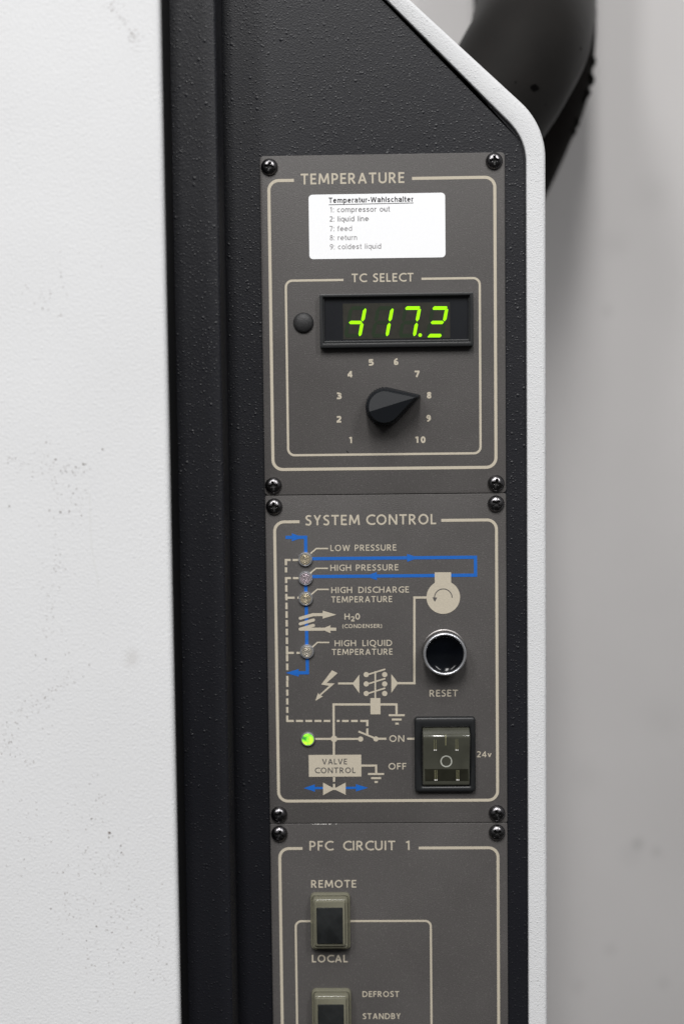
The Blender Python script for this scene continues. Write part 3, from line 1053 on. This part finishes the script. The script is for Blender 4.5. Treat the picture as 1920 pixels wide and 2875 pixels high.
# display
zd = crop(880, 810, .29337)
DF = -3.6
a0, a1 = zd(57, 52, DF), zd(1531, 548, DF)
bx0, bz1, bx1, bz0 = a0[0], a0[1], a1[0], a1[1]
mb = MB()
frame_ring(mb, rrect(bx0, bz0, bx1, bz1, .35, 3), rrect(bx0 + 1.45, bz0 + 1.9, bx1 - 1.5, bz1 - 1.35, .25, 3), .1, DF, .22, -.6)
bez = mb.build('display_bezel', M_BLACK, t1, smooth=40)
mb = MB()   # second, inner lip along the lower and right sides
frame_ring(mb, rrect(bx0 + 1.3, bz0 + 1.8, bx1 - 1.4, bz1 - 1.2, .2, 3), rrect(bx0 + 2.0, bz0 + 3.0, bx1 - 2.1, bz1 - 1.9, .2, 3), -.3, DF + 1.1, .12, -.6)
mb.build('inner_lip', M_BLACK, bez, smooth=40)
mb = MB()
slab(mb, rrect(bx0 + 1.6, bz0 + 2.2, bx1 - 1.6, bz1 - 1.5, .2, 3), .05, DF + 2.2, .05, 1)
win = mb.build('display_window', M_FILTER, t1)
DY = DF + 2.2
p0, p1 = zd(280, 142, DY), zd(1308, 472, DY)
mb = MB()
slab(mb, rrect(p0[0], p1[1], p1[0], p0[1], .2, 3), DY + .05, DY - .08, .03, 1)
mb.build('digit_bed', M_DIGITBED, win)


def seg_shapes():
    def sl(x, y): return (x - (y - 185) * .181, y)
    hz = lambda yc, x0, x1: [sl(x0, yc), sl(x0 + 15, yc - 17), sl(x1 - 6, yc - 17), sl(x1 + 4, yc - 9), sl(x1 - 12, yc + 17), sl(x0 + 8, yc + 17)]
    hm = lambda yc, x0, x1: [sl(x0, yc), sl(x0 + 16, yc - 16), sl(x1 - 14, yc - 16), sl(x1, yc), sl(x1 - 14, yc + 16), sl(x0 + 16, yc + 16)]
    hb = lambda yc, x0, x1: [sl(x0, yc + 12), sl(x0 + 18, yc - 17), sl(x1 - 12, yc - 17), sl(x1, yc + 2), sl(x1 - 14, yc + 17), sl(x0 + 4, yc + 17)]
    vt = lambda x, y0, y1: [sl(x + 2, y0), sl(x + 16, y0 + 12), sl(x + 16, y1 - 22), sl(x, y1), sl(x - 16, y1 - 18), sl(x - 15, y0 + 22)]
    vb = lambda x, y0, y1: [sl(x, y0), sl(x + 16, y0 + 18), sl(x + 15, y1 - 14), sl(x + 3, y1), sl(x - 5, y1), sl(x - 15, y1 - 20), sl(x - 16, y0 + 22)]
    return {'a': hz(185, 0, 137), 'g': hm(323, 6, 133), 'd': hb(449, 2, 135), 'b': vt(136, 187, 314), 'c': vb(134, 325, 453), 'f': vt(2, 187, 314), 'e': vb(0, 325, 453)}


SEG = seg_shapes()
for x0, lit, dp in ((357, 'bcg', 0), (617, 'bc', 0), (878, 'abc', 1), (1139, 'abgd', 0)):
    g = Ink(DY - .1)
    for k_, p in SEG.items():
        if k_ in lit: continue
        g.line([zd(x0 + a, b, DY) for a, b in p + p[:1]], .16)
        g.poly([zd(x0 + a, b, DY) for a, b in p])
    dg_o = g.build('digit', M_GHOST, t1)
    for k_ in lit:
        mb = MB()
        slab(mb, [zd(x0 + a, b, DY) for a, b in SEG[k_]], DY - .05, DY - .16, .03, 1)
        mb.build('lit_segment', M_LIT, dg_o)
    if dp:
        mb = MB()
        c = zd(1020, 444, DY)
        slab(mb, circle(c[0], c[1], .78, 20), DY - .05, DY - .16, .03, 1)
        mb.build('decimal_point', M_LIT, dg_o)

# pointer knob
def teardrop(cx, cz, r, tip, ang, tip_r, n=48, knurl=0.0):
    """circle of radius r pulled out to a point at distance tip in direction ang"""
    d = tip - tip_r
    al = math.acos((r - tip_r) / d)
    out = []
    m = 8
    for i in range(m + 1):
        a = -al + 2 * al * i / m
        out.append((d + tip_r * math.cos(a), tip_r * math.sin(a)))
    for i in range(n + 1):
        a = al + (2 * math.pi - 2 * al) * i / n
        q = r + (knurl * (1 if i % 2 else -1) if 3 < i < n - 3 else 0)
        out.append((q * math.cos(a), q * math.sin(a)))
    ca, sa = math.cos(ang), math.sin(ang)
    return [(cx + x * ca - z * sa, cz + x * sa + z * ca) for x, z in out]


ANG = math.radians(16.6)
KY = -12.0
kb = z3(756, 441, -3); kt = z3(750, 446, KY)
mb = MB()
base = teardrop(kb[0], kb[1], 8.55, 16.3, ANG, .5, 56, .22)
base_s = teardrop(kb[0], kb[1], 8.2, 15.9, ANG, .5, 56, .0)
mid = teardrop(kt[0], kt[1], 7.9, 15.4, ANG, .45, 56, .18)
loft(mb, [(base_s, -.1), (base, -.5), (mid, KY + 2.2), (teardrop(kt[0], kt[1], 7.6, 15.0, ANG, .4, 56), KY + 1.9)], True, True)
kn = mb.build('pointer_knob', M_KNOB, t1, smooth=30)
# raised teardrop cap: two flat facets that meet in a ridge pointing at the tip
mb = MB()
lo = teardrop(kt[0], kt[1], 7.35, 14.7, ANG, .35, 56)
up = teardrop(kt[0], kt[1], 7.0, 13.9, ANG, .3, 56)
up2 = teardrop(kt[0], kt[1], 6.75, 13.5, ANG, .25, 56)


def ridge_y(p, cx=kt[0], cz=kt[1]):
    v = -(p[0] - cx) * math.sin(ANG) + (p[1] - cz) * math.cos(ANG)
    return KY - 1.2 + abs(v) * .26


loft(mb, [(lo, KY + 2.0), (up, [ridge_y(p) + .25 for p in up]), (up2, [ridge_y(p) for p in up2])], True, False)
N = len(up2)
# stitch the facets across the ridge
tipi = 4
upper = [up2[i] for i in range(N)]


def side(sign):
    pts = []
    for p in up2:
        v = -(p[0] - kt[0]) * math.sin(ANG) + (p[1] - kt[1]) * math.cos(ANG)
        if v * sign > 1e-6: pts.append(p)
    return pts


for sg in (1, -1):
    pp = side(sg)
    ca, sa = math.cos(ANG), math.sin(ANG)
    tip_p = (kt[0] + 13.5 * ca, kt[1] + 13.5 * sa)
    back_p = (kt[0] - 6.75 * ca, kt[1] - 6.75 * sa)
    pp = sorted(pp, key=lambda p: math.atan2((-(p[0] - kt[0]) * sa + (p[1] - kt[1]) * ca) * sg, (p[0] - kt[0]) * ca + (p[1] - kt[1]) * sa))
    pts = [tip_p] + pp + [back_p]
    mb.add([(p[0], ridge_y(p), p[1]) for p in pts], [tuple(range(len(pts)))])
mb.build('cap', M_KNOB, kn, smooth=15)

# scrap of black debris on the border
mb = MB()
c = P(975, 1267)
slab(mb, [(c[0] - .5, c[1] + .5), (c[0] - .1, c[1] + .25), (c[0] + .6, c[1] - .5), (c[0] + .2, c[1] - .45), (c[0] - .35, c[1] + .1)], .05, -.25, .05, 1)
mb.build('debris', M_BLACK, t1)
adopt(t1)

# ---- 2: system control
t2 = empty('system_control_plate', (0, 0, Z23), 'middle grey control plate headed SYSTEM CONTROL, with blue flow diagram, reset button and rocker switch', 'control panel', 'grey control plates screwed to the cabinet')
plate(t2, Z23 + .12, Z12 - .12, .8)
for s in ((769, 1422.8, -3), (1392.8, 1414.5, 42), (782.9, 2290, 28), (1395.4, 2286, -18)):
    screw(t2, *s)
ink = Ink()
border(ink, (P(772.3, 1540)[0] + P(781, 2180)[0]) / 2, (P(1394.7, 1540)[0] + P(1395.4, 2180)[0]) / 2, (P(810, 1464.4)[1] + P(1320, 1461)[1]) / 2, (P(820, 2250)[1] + P(1350, 2247.5)[1]) / 2,
       4.2, 8.2 / PXMM, (P(841, 1464)[0], P(1238.6, 1462)[0]))
ink.build('printed_border', M_INK, t2)
words(t2, 'SYSTEM CONTROL', 857.2, 1224, 1473.6, 29, .15, space=.34)
z6 = crop(740, 1520, .2296)
z7 = crop(1080, 1560, .2296)
z8 = crop(740, 1860, .44643)
z5 = crop(720, 1320, .4847)
W6 = 1 / PXMM
# blue flow lines
bl = Ink()


def done(ink, name, mat):
    ink.build(name, mat, t2)
    ink.mb = MB()


bw = 9.2 * W6


XV = z6(520, 1000)[0]
XV0 = P(858, 1510)[0]
zt_ = P(830, 1508.6)[1]
bl.line([(P(801.4, 1509)[0], zt_), (XV0, zt_), (XV0, P(858, 1551)[1])], bw)
hh = 11.4 * W6
bl.poly([(P(819.4, 1509)[0], zt_ + hh), (P(819.4, 1509)[0], zt_ - hh), (P(851, 1509)[0], zt_)])
done(bl, 'blue_flow_line', M_BLUE)
zA, zB = P(1100, 1566.7)[1], P(1100, 1617)[1]
xR = P(1334.6, 1590)[0]
bl.line([(P(870, 1567)[0], zA), (xR, zA), (xR, zB), (P(1262, 1616)[0], zB)], bw)
bl.poly([(P(1142.7, 1567)[0], zA + hh), (P(1142.7, 1567)[0], zA - hh), (P(1175, 1567)[0], zA)])
done(bl, 'blue_flow_line', M_BLUE)
bl.line([(P(1225, 1617)[0], zB), (P(870, 1619)[0], zB)], bw)
bl.poly([(P(1057.8, 1617)[0], zB + hh), (P(1057.8, 1617)[0], zB - hh), (P(1024.4, 1617)[0], zB)])
done(bl, 'blue_flow_line', M_BLUE)
bl.line([(P(858.5, 1636)[0], P(858, 1636)[1]), (P(858.8, 1672)[0], P(858, 1672)[1])], bw)
done(bl, 'blue_flow_line', M_BLUE)
bl.line([P(859.8, 1695), P(861.5, 1820)], bw)
done(bl, 'blue_flow_line', M_BLUE)
zc = P(830, 1889.5)[1]
bl.line([P(862.3, 1842), (P(863, 1889)[0], zc), (P(825, 1889)[0], zc)], bw)
bl.poly([(P(838.7, 1889)[0], zc + hh * .95), (P(838.7, 1889)[0], zc - hh * .95), (P(802, 1889)[0], zc)])
done(bl, 'blue_flow_line', M_BLUE)
zv = z8(443, 791)[1]
bl.line([(z8(376, 790)[0], zv), (z8(300, 790)[0], zv)], 14 * .446 * W6)
bl.poly([(z8(322, 768)[0], zv + 10.5 * W6), (z8(322, 768)[0], zv - 10.5 * W6), (z8(252, 790)[0], zv)])
done(bl, 'blue_flow_line', M_BLUE)
bl.line([(z8(516, 790)[0], zv), (z8(596, 790)[0], zv)], 14 * .446 * W6)
bl.poly([(z8(580, 768)[0], zv + 10.5 * W6), (z8(580, 768)[0], zv - 10.5 * W6), (z8(657, 790)[0], zv)])
done(bl, 'blue_flow_line', M_BLUE)
# beige diagram, laid just above the blue
dg_ = Ink(-.11)


def L(c, pts, w_px, caps=False):
    dg_.line([c(*p) for p in pts], w_px * W6, caps)


for a, b in ((215, 293), (318, 380), (437, 512), (537, 617), (642, 722), (750, 830), (855, 937), (962, 1043), (1070, 1150), (1177, 1257), (1283, 1387), (1391, 1468), (1495, 1577), (1657, 1707)):
    f = lambda y: 273 + (y - 215) * .0125
    L(z6, [(f(a), a), (f(b), b)], 6.6)
for y, segs in ((228, ((260, 331), (355, 430))), (450, ((276, 335), (358, 430))), (690, ((278, 381), (413, 440))), (1365, ((290, 371), (402, 450)))):
    for a, b in segs:
        L(z6, [(a, y), (b, y)], 6.2)
for a, b in ((85, 103), (118, 155), (172, 210), (227, 266), (281, 318), (335, 375)):
    L(z8, [(148.5, a), (149.5, b)], 6.4)
for a, b in ((145, 190), (204, 248), (263, 305), (320, 364), (378, 420), (460, 478), (493, 535), (550, 592), (607, 659)):
    L(z8, [(a, 369), (b, 369)], 6.2)
L(z8, [(652, 362), (652, 402)], 6.2); L(z8, [(652, 416), (652, 456)], 6.2)
done(dg_, 'dashed_line', M_INK)
for p in (((575, 148), (645, 88), (790, 88)), ((570, 388), (642, 330), (788, 330)), ((585, 648), (655, 588), (797, 588)), ((595, 1295), (658, 1237), (803, 1237))):
    L(z6, p, 4.2)
    done(dg_, 'leader_line', M_INK)
# condenser coil
L(z6, [(448, 942), (605, 897), (730, 897)], 8.8); dg_.poly([z6(722, 848), z6(722, 946), z6(890, 897)])
for p in (((448, 942), (600, 899)), ((448, 1010), (610, 962)), ((448, 1075), (610, 1028))):
    L(z6, p, 8.8, True)
L(z6, [(448, 1075), (740, 1075)], 8.8); dg_.poly([z6(705, 1075), z6(818, 1026), z6(812, 1075), z6(820, 1124)]); L(z6, [(808, 1075), (888, 1075)], 8.8)
done(dg_, 'condenser_symbol', M_INK)
# compressor
c0 = z7(715, 510)
dg_.poly(circle(c0[0], c0[1], 206 * .2296 * W6, 48))
q0, q1 = z7(610, 205), z7(812, 420)
dg_.poly([(q0[0], q0[1]), (q1[0], q0[1]), (q1[0], q1[1]), (q0[0], q1[1])])
done(dg_, 'compressor_symbol', M_INK)
L(z7, [(530, 513), (362, 513), (362, 1562), (130, 1562)], 6.4)
dg_.poly([z7(80, 1450), z7(80, 1680), z7(165, 1562)])
done(dg_, 'circuit_line', M_INK)
# lightning, contactor
dg_.poly([z8(*p) for p in ((430, 50), (465, 68), (396, 130), (362, 140))])
dg_.poly([z8(*p) for p in ((362, 140), (396, 130), (447, 133), (412, 148))])
dg_.poly([z8(*p) for p in ((412, 148), (447, 133), (360, 208), (350, 204))])
dg_.poly([z8(*p) for p in ((343, 192), (350, 204), (360, 208), (374, 214), (325, 243))])
done(dg_, 'lightning_symbol', M_INK)
L(z8, [(468, 133), (572, 133)], 5.8); dg_.poly([z8(602, 77), z8(602, 195), z8(558, 134)])
for y in (77, 136, 196):
    for x in (645, 761):
        c = z8(x, y); dg_.poly(circle(c[0], c[1], 7.5 * W6, 20))
    L(z8, [(645, y + 3), (765, y - 34)], 4.4)
L(z8, [(702, 56), (702, 232)], 4.4)
done(dg_, 'contactor_symbol', M_INK)
q0, q1 = z8(671, 225), z8(735, 327)
dg_.poly([q0, (q1[0], q0[1]), q1, (q0[0], q1[1])])
done(dg_, 'coil_symbol', M_INK)
L(z8, [(680, 265), (440, 265), (442, 590)], 6.4)
L(z8, [(728, 265), (835, 265), (836, 335)], 6.4)
done(dg_, 'circuit_line', M_INK)
for bars in (((786, 887, 333), (806, 868, 360), (828, 849, 386)), ((656, 757, 703), (676, 738, 729), (697, 718, 753))):
    for x0, x1, y in bars:
        L(z8, [(x0, y), (x1, y)], 5.8)
    done(dg_, 'ground_symbol', M_INK)
L(z8, [(325, 482), (610, 482)], 5.8)
for x, y, r in ((443, 482, 9.4), (610, 483, 7.4), (706, 482, 7.4)):
    c = z8(x, y); dg_.poly(circle(c[0], c[1], r * W6, 24))
L(z8, [(596, 435), (706, 480)], 5.2); L(z8, [(706, 481), (772, 481)], 5.8); L(z8, [(902, 481), (947, 481)], 5.8)
done(dg_, 'switch_symbol', M_INK)
q0, q1 = z8(283, 583), z8(615, 719)
dg_.poly([q0, (q1[0], q0[1]), q1, (q0[0], q1[1])])
L(z8, [(610, 650), (707, 650), (708, 706)], 6.0)
done(dg_, 'valve_control_box', M_INK)
L(z8, [(443, 722), (443, 752)], 6.2); L(z8, [(443, 765), (443, 795)], 6.2)
dg_.poly([z8(374, 757), z8(374, 836), z8(448, 797)]); dg_.poly([z8(516, 757), z8(516, 834), z8(440, 797)])
L(z8, [(425, 796), (468, 796)], 7)
done(dg_, 'valve_symbol', M_INK)
ar = Ink(-.16)
ar.line([z7(715 + 108 * math.cos(math.radians(a)), 515 - 108 * math.sin(math.radians(a))) for a in range(0, 181, 9)], 2.5 * W6)
ar.poly([z7(583, 512), z7(640, 512), z7(612, 566)])
ar.build('rotation_arrow', M_GREYINK, t2)
for a in (('LOW PRESSURE', 927.4, 1112.6, 1546.6, 17.4), ('HIGH PRESSURE', 927.4, 1118.4, 1602.3, 17.4), ('HIGH DISCHARGE', 929.9, 1148, 1664.7, 17.4), ('TEMPERATURE', 929.9, 1101, 1691.3, 17.4),
          ('HIGH LIQUID', 939.3, 1100.8, 1814.4, 17.3), ('TEMPERATURE', 931.7, 1102, 1839, 17.3), ('RESET', 1205.5, 1285, 1956, 19), ('ON', 1092.7, 1135, 2083.2, 18.6), ('OFF', 1090.4, 1140.4, 2161.2, 18.6),
          ('24v', 1338.2, 1379.3, 2126.5, 16.8)):
    words(t2, *a, w=.14, space=.62 if 'HIGH D' in a[0] or 'HIGH L' in a[0] else .45)
words(t2, '(CONDENSER)', 961, 1072.5, 1763.4, 11, w=.15)
words(t2, 'H', 966.8, 982.2, 1739.7, 17, w=.16); words(t2, '2', 984.5, 995.3, 1744.8, 14, w=.17); words(t2, '0', 997.2, 1010.8, 1739.7, 17.4, w=.16)
words(t2, 'VALVE', 904.5, 974.4, 2146.7, 16.2, w=.145, mat=M_GREYINK, y=-.17); words(t2, 'CONTROL', 883.8, 997.6, 2171.2, 16.2, w=.145, mat=M_GREYINK, y=-.17)

# indicator lamps
def lamp_lens(px, py, mat, root, name='indicator_lamp'):
    X, Z = P(px, py, -1.0)
    R = 3.2
    mb = MB()
    lathe(mb, X, Z, [(R, .05), (R, -.8), (R * .97, -1.15), (R * .90, -1.35), (R * .83, -1.30), (R * .80, -1.1)], 40, close=True)
    ring = mb.build(name, M_SATIN, root, smooth=40)
    mb = MB()
    prof = [(R * .80, -1.12)]
    nr = 4
    for i in range(nr):
        r0 = R * (.78 - .19 * i)
        y0 = -1.2 - .55 * (1 - (r0 / R) ** 2)
        prof += [(r0, y0), (r0 - R * .04, y0 - .38), (r0 - R * .09, y0 - .36), (r0 - R * .14, y0 + .12)]
    prof += [(R * .05, -1.85), (.02, -1.9)]
    lathe(mb, X, Z, prof, 40)
    mb.build('lens', mat, ring, smooth=35)
    return ring


lamp_lens(857.1, 1570.5, M_LENSWARM, t2)
lamp_lens(857.8, 1624, M_LENSPINK, t2)
lamp_lens(858.2, 1681.2, M_LENSWARM, t2)
lamp_lens(861.7, 1830, M_LENS, t2)
lamp_lens(864, 2076.5, M_GREEN, t2)

# reset button: chrome barrel with a dished black push face
BF = -9.0
X, Z = P(1249.0, 1838, BF)
rb = 9.75 * (CAM_D + BF) / CAM_D
mb = MB()
lathe(mb, X, Z, [(rb * .99, BF + 1.9), (rb, BF + 1.4), (rb * .99, BF + .5), (rb * .965, BF + .1), (rb * .93, BF), (rb * .885, BF + .12), (rb * .868, BF + .5), (rb * .862, BF + 1.2), (rb * .86, BF + 5)], 72, close=False)
rs = mb.build('reset_button_ring', M_SATIN, t2, smooth=60)
mb = MB()
lathe(mb, X, Z, [(rb * 1.035, .05), (rb * 1.035, -.7), (rb * .992, -.9), (rb * .992, BF + 1.95), (rb * .90, BF + 2.0)], 72, close=False)
mb.build('barrel', M_BARREL, rs, smooth=40)
mb = MB()
pr = [(rb * .858, BF + 6), (rb * .85, BF + 2.2), (rb * .835, BF + 1.3), (rb * .80, BF + 1.1), (rb * .785, BF + 1.25)]
for i in range(1, 10):
    t = 1 - i / 10
    pr.append((rb * .785 * t, BF + 1.3 + 1.6 * (1 - t * t)))
pr.append((.02, BF + 2.95))
lathe(mb, X, Z, pr, 64)
mb.build('push_face', M_GLOSSBLACK, rs, smooth=50)

# rocker switch
zr = crop(1140, 1980, .16582)
SF = -2.6
a0, a1 = zr(138, 215, SF), zr(1180, 1478, SF)
sx0, sz1, sx1, sz0 = a0[0], a0[1], a1[0], a1[1]
i0, i1 = zr(268, 385, SF), zr(1083, 1378, SF)
mb = MB()
frame_ring(mb, rrect(sx0, sz0, sx1, sz1, 1.5, 6), rrect(i0[0], i1[1], i1[0], i0[1], .35, 6), .1, SF, .8, .05)
sw = mb.build('switch_frame', M_BLACK, t2, smooth=50)
mb = MB()
rx0, rx1, rz1, rz0 = i0[0] + .25, i1[0] - .25, i0[1] - .2, i1[1] + .2
hl = rz1 - rz0
# side profile of the rocker from its raised upper end to its sunk lower end: (fraction down, Y)
prf = [(0, -2.0), (.015, -3.0), (.055, -7.6), (.063, -8.3), (.072, -8.65), (.085, -8.9), (.10, -9.0), (.125, -8.9), (.30, -7.2), (.52, -5.4), (.705, -4.3), (.85, -3.6), (.955, -3.1), (.985, -2.8), (1.0, -1.8)]
V, F = [], []
for fr, y in prf:
    z = rz1 - hl * fr
    V += [(rx0, min(y + .5, .5), z), (rx0 + .12, y + .12, z), (rx0 + .45, y, z), (rx1 - .45, y, z), (rx1 - .12, y + .12, z), (rx1, min(y + .5, .5), z)]
for i in range(len(prf) - 1):
    for k_ in range(5):
        F.append((i * 6 + k_, i * 6 + k_ + 1, (i + 1) * 6 + k_ + 1, (i + 1) * 6 + k_))
nb = len(V)
for fr, y in prf:
    z = rz1 - hl * fr
    V += [(rx0, 0, z), (rx1, 0, z)]
for i in range(len(prf) - 1):
    F.append((i * 6, (i + 1) * 6, nb + 2 * (i + 1), nb + 2 * i))
    F.append((i * 6 + 5, (i + 1) * 6 + 5, nb + 2 * (i + 1) + 1, nb + 2 * i + 1))
F.append((0, 1, 2, 3, 4, 5, nb + 1, nb))
j = (len(prf) - 1) * 6
F.append((j, j + 1, j + 2, j + 3, j + 4, j + 5, nb + 2 * (len(prf) - 1) + 1, nb + 2 * (len(prf) - 1)))
mb.add(V, F)
rk = mb.build('rocker', M_ROCKER, t2, smooth=62)


def rock_y(z):
    fr = (rz1 - z) / hl
    for (f0, y0), (f1, y1) in zip(prf, prf[1:]):
        if f0 <= fr <= f1:
            return y0 + (y1 - y0) * (fr - f0) / (f1 - f0)
    return -3


def on_rocker(x, y):
    Y = -5.0
    for _ in range(4):
        q = zr(x, y, Y); Y = rock_y(q[1])
    return (q[0], Y, q[1])


def rk_line(mb, p, w, up=.06):
    """a thin raised line following the rocker's face"""
    V, F = [], []
    n = len(p)
    for i, (x, y) in enumerate(p):
        a = Vector(p[max(i - 1, 0)]); b = Vector(p[min(i + 1, n - 1)])
        d = (b - a).normalized(); nn = Vector((-d.y, d.x)) * (w / 2)
        for s_ in (1, -1):
            q = on_rocker(x + nn.x * s_, y + nn.y * s_)
            V.append((q[0], q[1] - up, q[2]))
    mb.add(V, [(2 * i, 2 * i + 1, 2 * i + 3, 2 * i + 2) for i in range(n - 1)])


mb = MB()
rk_line(mb, [(680 + 90 * math.cos(math.radians(a)), 955 + 90 * math.sin(math.radians(a))) for a in range(0, 361, 10)], 20)
mb.flat('off_mark', M_MARK, rk)
mb = MB(); rk_line(mb, [(670, 505 + i * 20) for i in range(10)], 17)
mb.flat('on_mark', M_PIN, rk)
for cx, y0, y1 in ((490, 585, 765), (857, 575, 765), (503, 1100, 1272), (873, 1100, 1270)):
    mb = MB()
    for dx in (-16, 16):
        rk_line(mb, [(cx + dx - 1 + i * .3, y0 + (y1 - y0) * i / 6) for i in range(7)], 8)
    mb.flat('contact_pin', M_PIN, rk)
    mb = MB()
    for dx in (-13, 16):
        q = on_rocker(cx + dx, y1)
        lathe(mb, q[0], q[2], [(.32, q[1] - .02), (.28, q[1] - .14), (.1, q[1] - .2)], 12)
    mb.build('pin_tip', M_CHIP, rk, smooth=40)
# lower half: dark window of the rocker
mb = MB()
V = []
rows = [(1085, 312, 1052), (1180, 315, 1055), (1270, 318, 1058), (1352, 322, 1060)]
for y, xa, xb in rows:
    for x in (xa, xb):
        q = on_rocker(x, y); V.append((q[0], q[1] - .03, q[2]))
mb.add(V, [(2 * i, 2 * i + 1, 2 * i + 3, 2 * i + 2) for i in range(len(rows) - 1)])
mb.flat('dark_window', M_ROCKERDARK, rk)
adopt(t2)

# ---- 3: circuit plate, running out of the bottom of the picture
t3 = empty('circuit_control_plate', (0, 0, -400), 'lowest grey control plate headed PFC CIRCUIT 1, with two clear hooded push buttons', 'control panel', 'grey control plates screwed to the cabinet')
plate(t3, -405, Z23 - .12, .8)
for s in ((783.8, 2344, 20), (1395.4, 2340.4, 50)):
    screw(t3, *s)
z9 = crop(740, 2240, .44643)
ink = Ink()
border(ink, (z9(103, 450)[0] + z9(117, 1380)[0]) / 2, (z9(1471, 450)[0] + z9(1480, 1380)[0]) / 2, (z9(200, 322)[1] + z9(1300, 316)[1]) / 2, -400, 4.2, 8.2 * W6, (z9(245, 322)[0], z9(975, 316)[0]), False)
ink.build('printed_border', M_INK, t3)
ink = Ink()
zt_ = (z9(240, 780)[1] + z9(900, 776)[1]) / 2
xl, xr = (z9(203, 950)[0] + z9(211, 1380)[0]) / 2, (z9(1050, 950)[0] + z9(1057, 1380)[0]) / 2
ink.line([(xl, -400)] + arc(xl + 2.6, zt_ - 2.6, 2.6, 2.6, 180, 90, 8) + arc(xr - 2.6, zt_ - 2.6, 2.6, 2.6, 90, 0, 8) + [(xr, -400)], 6.0 * W6)
ink.build('printed_border', M_INK, t3)
words(t3, 'PFC CIRCUIT 1', 868.5, 1152, 2388.4, 27.6, .145, space=.72)
words(t3, 'REMOTE', 873.3, 1000.3, 2493.4, 22.2, .15)
words(t3, 'LOCAL', 875.6, 975.7, 2703.2, 21.8, .15)
words(t3, 'DEFROST', 1017.3, 1120.4, 2800.5, 17, .15)
words(t3, 'STANDBY', 1018.2, 1124.5, 2862.6, 17, .15)
# bare chips along the top edge of the plate
mb = MB()
for x0, x1 in ((305, 312), (318, 330), (333, 352), (356, 362), (366, 384), (386, 398), (408, 426), (452, 460)):
    a, b = z9(x0, 167)[0], z9(x1, 167)[0]
    z = Z23 - .32
    mb.add([(a, -.03, z - .16), (b, -.03, z - .12), (b - .1, -.03, z + .14), (a + .1, -.03, z + .12)], [(0, 1, 2, 3)])
mb.flat('paint_chip', M_CHIP, t3)['kind'] = 'stuff'


def push_button(dz):
    zz = crop(820, 2480, .12755)
    HF = -7.5

    def box(x0, y0, x1, y1, Y):
        a, b = zz(x0, y0, Y), zz(x1, y1, Y)
        return a[0], b[1] + dz, b[0], a[1] + dz
    parts = []
    mb = MB()
    # stepped hood: flange, wall, upper step with softened edges
    o1 = rrect(*box(398, 228, 1290, 1462, -1.5), 2.0, 6)
    o2 = rrect(*box(445, 330, 1240, 1425, -4.5), 1.5, 6)
    o3 = rrect(*box(485, 400, 1180, 1400, -7.0), 1.0, 6)
    loft(mb, [(o1, -.03), (o1, -1.6), (inset(o1, .25), -2.2), (inset(o1, .8), -2.4), (inset(o2, -.1), -2.0), (o2, -2.6), (o2, -5.4), (inset(o2, .3), -6.0), (inset(o3, -.1), -6.1), (o3, -7.0), (inset(o3, .4), -7.4)])
    hd = mb.build('button_hood', M_HOOD, t3, smooth=45)
    mb = MB()
    b_ = box(535, 548, 1120, 1335, HF)
    slab(mb, rrect(*b_, .35, 4), -7.2, HF - .55, .25, 2)
    mb.build('button_face', M_BTN, hd, smooth=40)
    return hd


M_BTN = plain('dark_plastic', (.018, .0195, .020), .22, 0, .5, grain=.25, gscale=200)
push_button(0)
push_button(P(930, 2778)[1] - P(930, 2508.7)[1])
adopt(t3)
